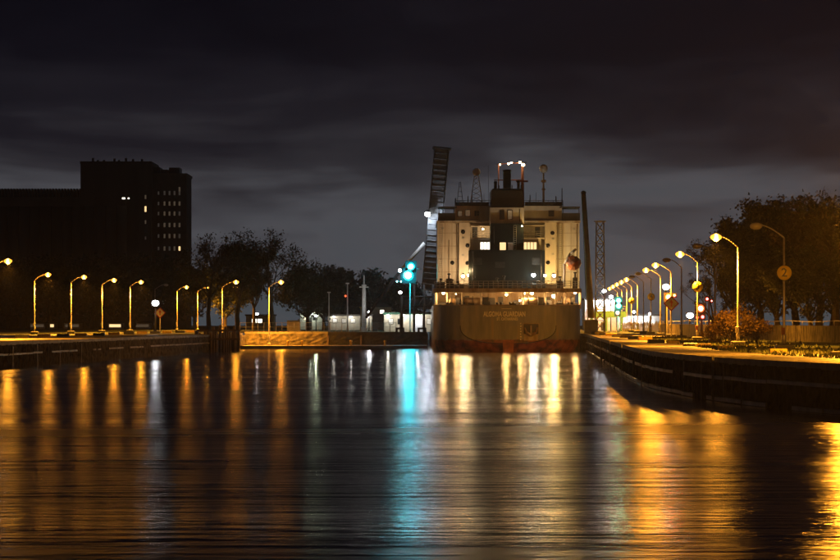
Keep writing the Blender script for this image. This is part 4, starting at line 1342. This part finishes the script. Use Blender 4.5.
# barriers on the far quay
for x, lb in ((400, 'black railing frame on the far quay left of the signal mast'), (422, 'black railing frame on the far quay right of the signal mast')):
    t = thing('quay_barrier', lb, 'barrier', (PX(x, 566), 566, GZ))
    for s in (-.6, .6):
        MB().box(PX(x, 566) + s - .2, PX(x, 566) + s + .2, 565.9, 566.1, GZ, GZ + 1.0).build('leg', 'black_paint', t)
    MB().box(PX(x, 566) - .75, PX(x, 566) + .75, 565.85, 566.15, GZ + .65, GZ + 1.0).build('top_bar', 'black_paint', t)
# small mooring posts on the ledge of the far wall
for x in (288, 302, 351, 385):
    t = MB().lathe([(.2, .3), (.17, .95), (.24, 1.0), (.22, 1.15), (.1, 1.22)], (PX(x, 558.6), 558.9, 0.26), 10).build('mooring_post', 'yellow_paint')
    tag(t, 'small yellow mooring post on the low ledge of the far wall', 'mooring post', 'mooring posts on the far wall ledge')
# timber piles
pc = thing('pile_cluster', 'cluster of tall timber fender piles at the end of the left quay', 'piles', (PX(218, 508), 508, 0))
rr_ = random.Random(3)
for k in range(21):
    x = 196 + 2.1 * k
    d = 502 + rr_.uniform(0, 5) + (6 if x > 226 else 0)
    top = PZ(rr_.uniform(324, 333) if x > 216 else rr_.uniform(326, 334), d)
    dx = rr_.uniform(-.15, .15)
    MB().lathe([(.24, -1.2), (.22, top - .2), (.17, top)], (PX(x, d) + dx, d, 0), 9).build('pile', 'timber', pc)
for y in (330.5, 339):
    MB().box(PX(197, 501.6), PX(240, 501.6), 501.5, 501.75, PZ(y + 1, 501.6), PZ(y - 1, 501.6)).build('waling', 'timber', pc)

# ------------------------------------------------------------------ low wall with a pipe rail behind the right lamps
lw = thing('low_wall', 'low dark concrete wall topped by a pale pipe rail below the right trees', 'wall', (45, 330, GZ))
lwl = smooth_line([(36.5, 480), (38.5, 430), (41, 370), (45, 310), (51, 255), (58, 210)], 6.0)
for i in range(len(lwl) - 1):
    a, b = lwl[i], lwl[i + 1]
    dv = (b - a).normalized(); nv = Vector((-dv.y, dv.x, 0)) * .15
    a2, b2 = a + dv * .03, b - dv * .03
    vs = [p + Vector((0, 0, z)) for z in (GZ, GZ + 1.75) for p in (a2 - nv, b2 - nv, b2 + nv, a2 + nv)]
    MB().add(vs, [(3, 2, 1, 0), (4, 5, 6, 7), (0, 1, 5, 4), (1, 2, 6, 5), (2, 3, 7, 6), (3, 0, 4, 7)]).build('wall_panel', 'wall_dark', lw)
    MB().tube(a + Vector((0, 0, GZ + 1.75)), a + Vector((0, 0, GZ + 2.2)), .04, n=6).build('rail_post', 'galvanised', lw)
pr = MB().path([p + Vector((0, 0, GZ + 2.2 + .06 * math.sin(i * 1.3))) for i, p in enumerate(lwl)], .05, 6)
pr.build('pipe_rail', 'galvanised', lw)

# ------------------------------------------------------------------ grain elevator
ge = thing('grain_elevator', 'huge dark grain elevator with rows of small lit windows on the far left', 'building', (PX(100, 950), 950, GZ))
ED = 950.0
tb = MB(); pbox(tb, 80.5, 162.5, 151, 330, ED, ED + 26); twr = tb.build('tower_block', 'elevator', ge)
tb = MB(); pbox(tb, 80, 161.2, 151.5, 164, ED - .6, ED + 26.6); tb.build('tower_cornice', 'elevator', twr)
tb = MB(); pbox(tb, 151, 174.8, 186.5, 330, ED + 3, ED + 24); off = tb.build('office_block', 'elevator_brick', ge)
tb = MB(); pbox(tb, 151.6, 173.2, 187.1, 175.6, ED + 2.4, ED + 24.6); tb.build('office_cornice', 'elevator_brick', off)
tb = MB(); pbox(tb, 151.6, 167.2, 160, 173.2, ED + 8, ED + 18); pbox(tb, 161, 169.5, 168, 173.2, ED + 8, ED + 18); pbox(tb, 169, 167.5, 179.5, 173.2, ED + 8, ED + 18); tb.build('roof_plant', 'dark_steel', off)
tb = MB(); pbox(tb, -60, 197, 80.4, 206, ED - 1.2, ED + 22); pbox(tb, 80.4, 197, 126, 206, ED - 1.2, ED - .1); gal = tb.build('conveyor_gallery', 'elevator', ge)
for k in range(46):
    x = -56 + 3.0 * k
    t = MB(); pbox(t, x, 188.5 if x < 80 else 192.5, x + 1.6, 197, ED - 1.0, ED + 2); t.build('gallery_pier', 'elevator', gal)
t = MB(); pbox(t, -60, 190.2, 80.2, 197, ED + 3, ED + 18); t.build('gallery_roof', 'elevator', gal)
t = MB(); pbox(t, -60, 206, 80.4, 330, ED + 3.2, ED + 22); t.build('silo_back_wall', 'elevator', ge)
for k in range(17):
    x = -54 + 11 * k
    if x > 128: break
    r_ = PX(5.2, ED) - PX(0, ED)
    MB().lathe([(r_, GZ), (r_, PZ(206, ED))], (PX(x, ED), ED + r_ + .2 - (1.4 if x > 76 else 0) - (r_ if x > 76 else 0), 0), 20).build('silo', 'elevator', ge)
for x in (93, 98, 104, 114.5, 119, 126, 133, 142):
    MB().tube(P(x, 162, ED + 6), P(x, 158 + (x * 7 % 3), ED + 6), .35, n=6).build('roof_vent', 'dark_steel', twr)
def gw(x, y, w, h, m, d, parent):
    f = MB(); pbox(f, x - w / 2 - .25, y - h / 2 - .25, x + w / 2 + .25, y + h / 2 + .25, d - .12, d + .05); f = f.build('window', 'dark_steel', parent)
    p = MB(); pbox(p, x - w / 2, y - h / 2, x + w / 2, y + h / 2, d - .16, d - .125); p.build('pane', m, f)
wr = random.Random(12)
for ri, y in enumerate((193, 203.5, 213.5, 225, 236, 248.5)):
    for ci, x in enumerate((164.5, 169.5, 174.5, 179.5)):
        m = 'window_faint' if ri in (0,) else ('window_dim' if wr.random() < .75 else 'window_faint')
        if (ri, ci) == (5, 3): m = 'window_lit'
        gw(x, y, 1.8, 4.2, m, ED + 3, off)
    gw(158.5, y, 1.5, 3.4, 'window_faint', ED + 3, off)
gw(179.5, 189, 1.8, 4, 'window_dim', ED + 3, off)
for x, y, w_, h_, m in ((145.5, 197, 1.6, 4, 'window_dim'), (145.5, 209, 1.8, 5.5, 'window_lit'), (145.5, 222, 1.4, 3.6, 'window_dim'), (145.5, 238, 1.4, 3, 'window_faint')):
    gw(x, y, w_, h_, m, ED, twr)
for x, y, w_, h_, m in ((123.6, 198.3, 3.0, 1.6, 'window_white'), (128.6, 198.3, 1.6, 1.4, 'window_white'), (125.2, 248.3, 1.4, 4.0, 'window_white')):
    gw(x, y, w_, h_, m, ED - (1.3 if x < 126 and y < 230 else 0), twr)

# ------------------------------------------------------------------ trees
def tree_meshes(seed, H, W, leaf, count, leafm, bare=0.0, low=0.25, conifer=False):
    r = random.Random(seed)
    tk = MB(); tips = []
    def branch(p, d, L, rad, lev):
        segs = 3
        q = p
        for k in range(segs):
            d2 = (d + Vector((r.uniform(-.22, .22), r.uniform(-.22, .22), r.uniform(-.02, .14)))).normalized()
            e = q + d2 * (L / segs)
            tk.tube(q, e, rad * (1 - .22 * k), rad * (1 - .22 * (k + 1)), 5 if lev else 8, False)
            q = e; d = d2
            if lev >= 1: tips.append((q.copy(), lev))
        if lev < 3:
            for k in range(r.randint(3, 4) if lev < 2 else 3):
                a = r.uniform(0, 2 * math.pi)
                sp = r.uniform(.35, .95)
                nd = (d + Vector((math.cos(a) * sp * W, math.sin(a) * sp * W, r.uniform(-.15, .35)))).normalized()
                branch(q - d * (L * r.uniform(0, .35)), nd, L * r.uniform(.55, .78), rad * .45, lev + 1)
    if conifer:
        tk.tube((0, 0, 0), (0, 0, H), H * .018, .03, 7, False)
        for k in range(26):
            z = H * (low + (1 - low) * k / 26); w = W * H * .2 * (1 - (k / 26)) + .15
            for j in range(6):
                a = r.uniform(0, 6.28); e = Vector((math.cos(a) * w, math.sin(a) * w, z - w * .25))
                tk.tube((0, 0, z), e, .05, .02, 4, False)
                for t in (.4, .7, 1): tips.append((Vector((0, 0, z)).lerp(e, t), 3))
    else:
        tr = H * low
        pts = [Vector((0, 0, 0)), Vector((r.uniform(-.2, .2), r.uniform(-.2, .2), tr * .5)), Vector((r.uniform(-.3, .3), r.uniform(-.3, .3), tr))]
        tk.path(pts, [H * .028, H * .022, H * .02], 9)
        for k in range(5):
            a = 2 * math.pi * k / 5 + r.uniform(-.4, .4)
            branch(pts[-1], Vector((math.cos(a) * W * .75, math.sin(a) * W * .75, r.uniform(.7, 1.3))).normalized(), H * .30, H * .012, 1)
        branch(pts[-1], Vector((0, 0, 1)), H * .34, H * .014, 1)
    mx = max(t[0].z for t in tips)
    k = H / mx if not conifer else 1
    cr = MB()
    use = [t for t in tips if r.random() > bare]
    for i in range(count):
        p, lev = use[r.randrange(len(use))]
        s = leaf * (2.6 if not conifer else 1.2)
        q = p + Vector((r.gauss(0, s), r.gauss(0, s), r.gauss(0, s * .8)))
        n1 = Vector((r.uniform(-1, 1), r.uniform(-1, 1), r.uniform(-1, 1))).normalized()
        n2 = n1.cross(Vector((r.uniform(-1, 1), r.uniform(-1, 1), r.uniform(-1, 1)))).normalized()
        a = leaf * r.uniform(.6, 1.3)
        cr.add([q + n1 * a, q + n2 * a * .6, q - n1 * a, q - n2 * a * .6], [(0, 1, 2, 3)])
    if not conifer:
        for v in tk.v: v *= k
        for v in cr.v: v *= k
    tm = bpy.data.meshes.new('trunk'); tm.from_pydata([tuple(v) for v in tk.v], [], tk.f); tm.materials.append(MATS['bark'])
    cm = bpy.data.meshes.new('crown'); cm.from_pydata([tuple(v) for v in cr.v], [], cr.f); cm.materials.append(MATS[leafm])
    return tm, cm
def plant_tree(ms, name, label, cat, px, d, s, rz, group, z=GZ):
    root = thing(name, label, cat, (PX(px, d), d, z), group)
    root.rotation_euler = (0, 0, rz); root.scale = (s, s, s)
    inst(ms[0], 'trunk', root); inst(ms[1], 'crown', root)
    return root
T1 = tree_meshes(1, 20, .95, .22, 4200, 'leaf_autumn', .5, .34)
T2 = tree_meshes(2, 20, .75, .24, 7000, 'leaf_dark', .35, .3)
T3 = tree_meshes(3, 16, 1.2, .25, 11000, 'leaf_dark', .12, .14)
T4 = tree_meshes(4, 18, 1.1, .26, 2600, 'leaf_autumn', .55, .22)
T5 = tree_meshes(5, 16, 1.3, .40, 8000, 'leaf_far', .0, .16)
TC = tree_meshes(6, 16, .9, .34, 5000, 'leaf_far', .0, .12, True)
GL = 'trees behind the left quay'
for ms, px, y, d, rz, nm, lb in (
    (T1, 209, 235, 690, .3, 'tree', 'sparse tall tree against the sky, left of three behind the brightest left lamp'),
    (T2, 238, 234, 690, 1.7, 'tree', 'tall rounded tree against the sky, middle of three behind the brightest left lamp'),
    (T1, 271, 231, 690, 3.6, 'tree', 'tallest sparse tree against the sky, right of three on the left shore'),
    (T3, 308, 259, 700, .5, 'tree', 'broad leafy tree lit green from below left of the dark wood'),
    (T3, 324, 266, 712, 2.0, 'tree', 'leafy tree at the right end of the left tree group'),
    (T2, 254, 262, 720, 4.0, 'tree', 'shorter tree filling the gap between the middle and tallest trees'),
    (T3, 225, 262, 730, 5.0, 'tree', 'shorter bushy tree behind the brightest left lamp'),
    (T3, 195, 262, 750, 1.0, 'tree', 'bushy tree just right of the grain elevator'),
):
    H = PZ(y, d) - GZ
    base = {id(T1): 20, id(T2): 20, id(T3): 16}[id(ms)]
    plant_tree(ms, nm, lb, 'tree', px, d, H / base, rz, GL)
for k, (px, y) in enumerate(((-12, 252), (8, 262), (28, 254), (49, 262), (70, 256), (92, 259), (113, 255), (134, 258), (155, 262), (175, 260))):
    d = 770 + (k * 13) % 40
    plant_tree(T5 if k % 2 else T3, 'tree', 'dark tree below the grain elevator, ' + ('first at the left edge', 'behind the leftmost lit lamp', 'left of the first whole lamp', 'behind the first whole lamp arm', 'behind the second whole lamp', 'behind the third whole lamp', 'under the silo window', 'under the narrow tower windows', 'behind the white floodlight', 'rightmost under the office windows')[k], 'tree', px, d, (PZ(y, d) - GZ) / 16, k * 1.3, GL)
for k, (px, y) in enumerate(((332, 270), (341, 268), (350, 271), (358, 274), (368, 271), (375, 274), (383, 272), (391, 278), (398, 281), (407, 284), (416, 287))):
    d = 860 + (k * 17) % 40
    plant_tree(TC if k % 3 else T5, 'tree', f'dark far tree {["farthest left", "second from left", "third from left", "fourth from left", "fifth from left", "middle", "fifth from right", "fourth from right", "third from right", "second from right", "farthest right"][k]} of the wood between column and bridge', 'tree', px, d, (PZ(y, d) - GZ) / 16, k * .9, 'far wood left of the bridge')
GR = 'big dark trees on the right shore'
T6 = tree_meshes(13, 16, 1.15, .17, 22000, 'leaf_dark', .08, .16)
T7 = tree_meshes(14, 18, 1.0, .14, 6000, 'leaf_autumn', .6, .2)
for ms, base, px, y, d, rz, lb in (
    (T7, 18, 713, 265, 400, .2, 'thin leafless tree at the left end of the right tree group'),
    (T7, 18, 735, 222, 395, 2.2, 'sparse tree behind the lit lamp beside the orange bush'),
    (T6, 16, 762, 208, 385, 1.0, 'dense dark tree behind the plate 2 lamp head'),
    (T6, 16, 795, 204, 380, 3.3, 'dense dark tree right of the plate 2 lamp'),
    (T7, 18, 818, 194, 372, 4.4, 'tall sparse tree with bare top branches near the right edge'),
    (T7, 18, 838, 186, 365, .9, 'tallest bare-topped tree cut by the right edge'),
    (T6, 16, 832, 226, 390, 5.0, 'dense dark tree low against the right edge'),
    (T6, 16, 778, 240, 370, 2.6, 'lower dense tree right behind the plate 2 sign'),
    (T6, 16, 860, 200, 380, 2.9, 'dense dark tree just beyond the right edge'),
    (T6, 16, 812, 250, 350, 1.9, 'lower bushy tree above the pipe rail at the right'),
    (T6, 16, 748, 262, 410, .7, 'lower bushy tree left of the plate 2 lamp'),
):
    plant_tree(ms, 'tree', lb, 'tree', px, d, (PZ(y, d) - GZ) / base, rz, GR)
TB = tree_meshes(9, 3.6, 1.5, .075, 3600, 'leaf_bush', .4, .08)
plant_tree(TB, 'bush', 'orange lit leafy bush at the foot of the tall lit right lamp', 'bush', 738, 292, 1.0, .4, None)
plant_tree(TB, 'bush', 'smaller dark orange bush right of the orange lit bush', 'bush', 757, 296, .72, 2.0, None)
plant_tree(TB, 'bush', 'low bush in front of the low wall left of the orange lit bush', 'bush', 719, 300, .62, 1.2, None)

# ------------------------------------------------------------------ misty air
hz = MB().box(-905, 905, -206, 1296, -1.0, 66).build('haze', 'cream')
hm = bpy.data.materials.new('haze_air')
hm.use_nodes = True
ht = hm.node_tree
ht.nodes.clear()
ho = ht.nodes.new('ShaderNodeOutputMaterial')
pv = ht.nodes.new('ShaderNodeVolumePrincipled')
pv.inputs['Color'].default_value = (0.85, 0.87, 0.9, 1)
pv.inputs['Density'].default_value = 0.00009
pv.inputs['Anisotropy'].default_value = 0.85
ht.links.new(pv.outputs[0], ho.inputs['Volume'])
hm.cycles.volume_sampling = 'EQUIANGULAR'
hz.data.materials.clear(); hz.data.materials.append(hm)
tag(hz, kind='stuff')
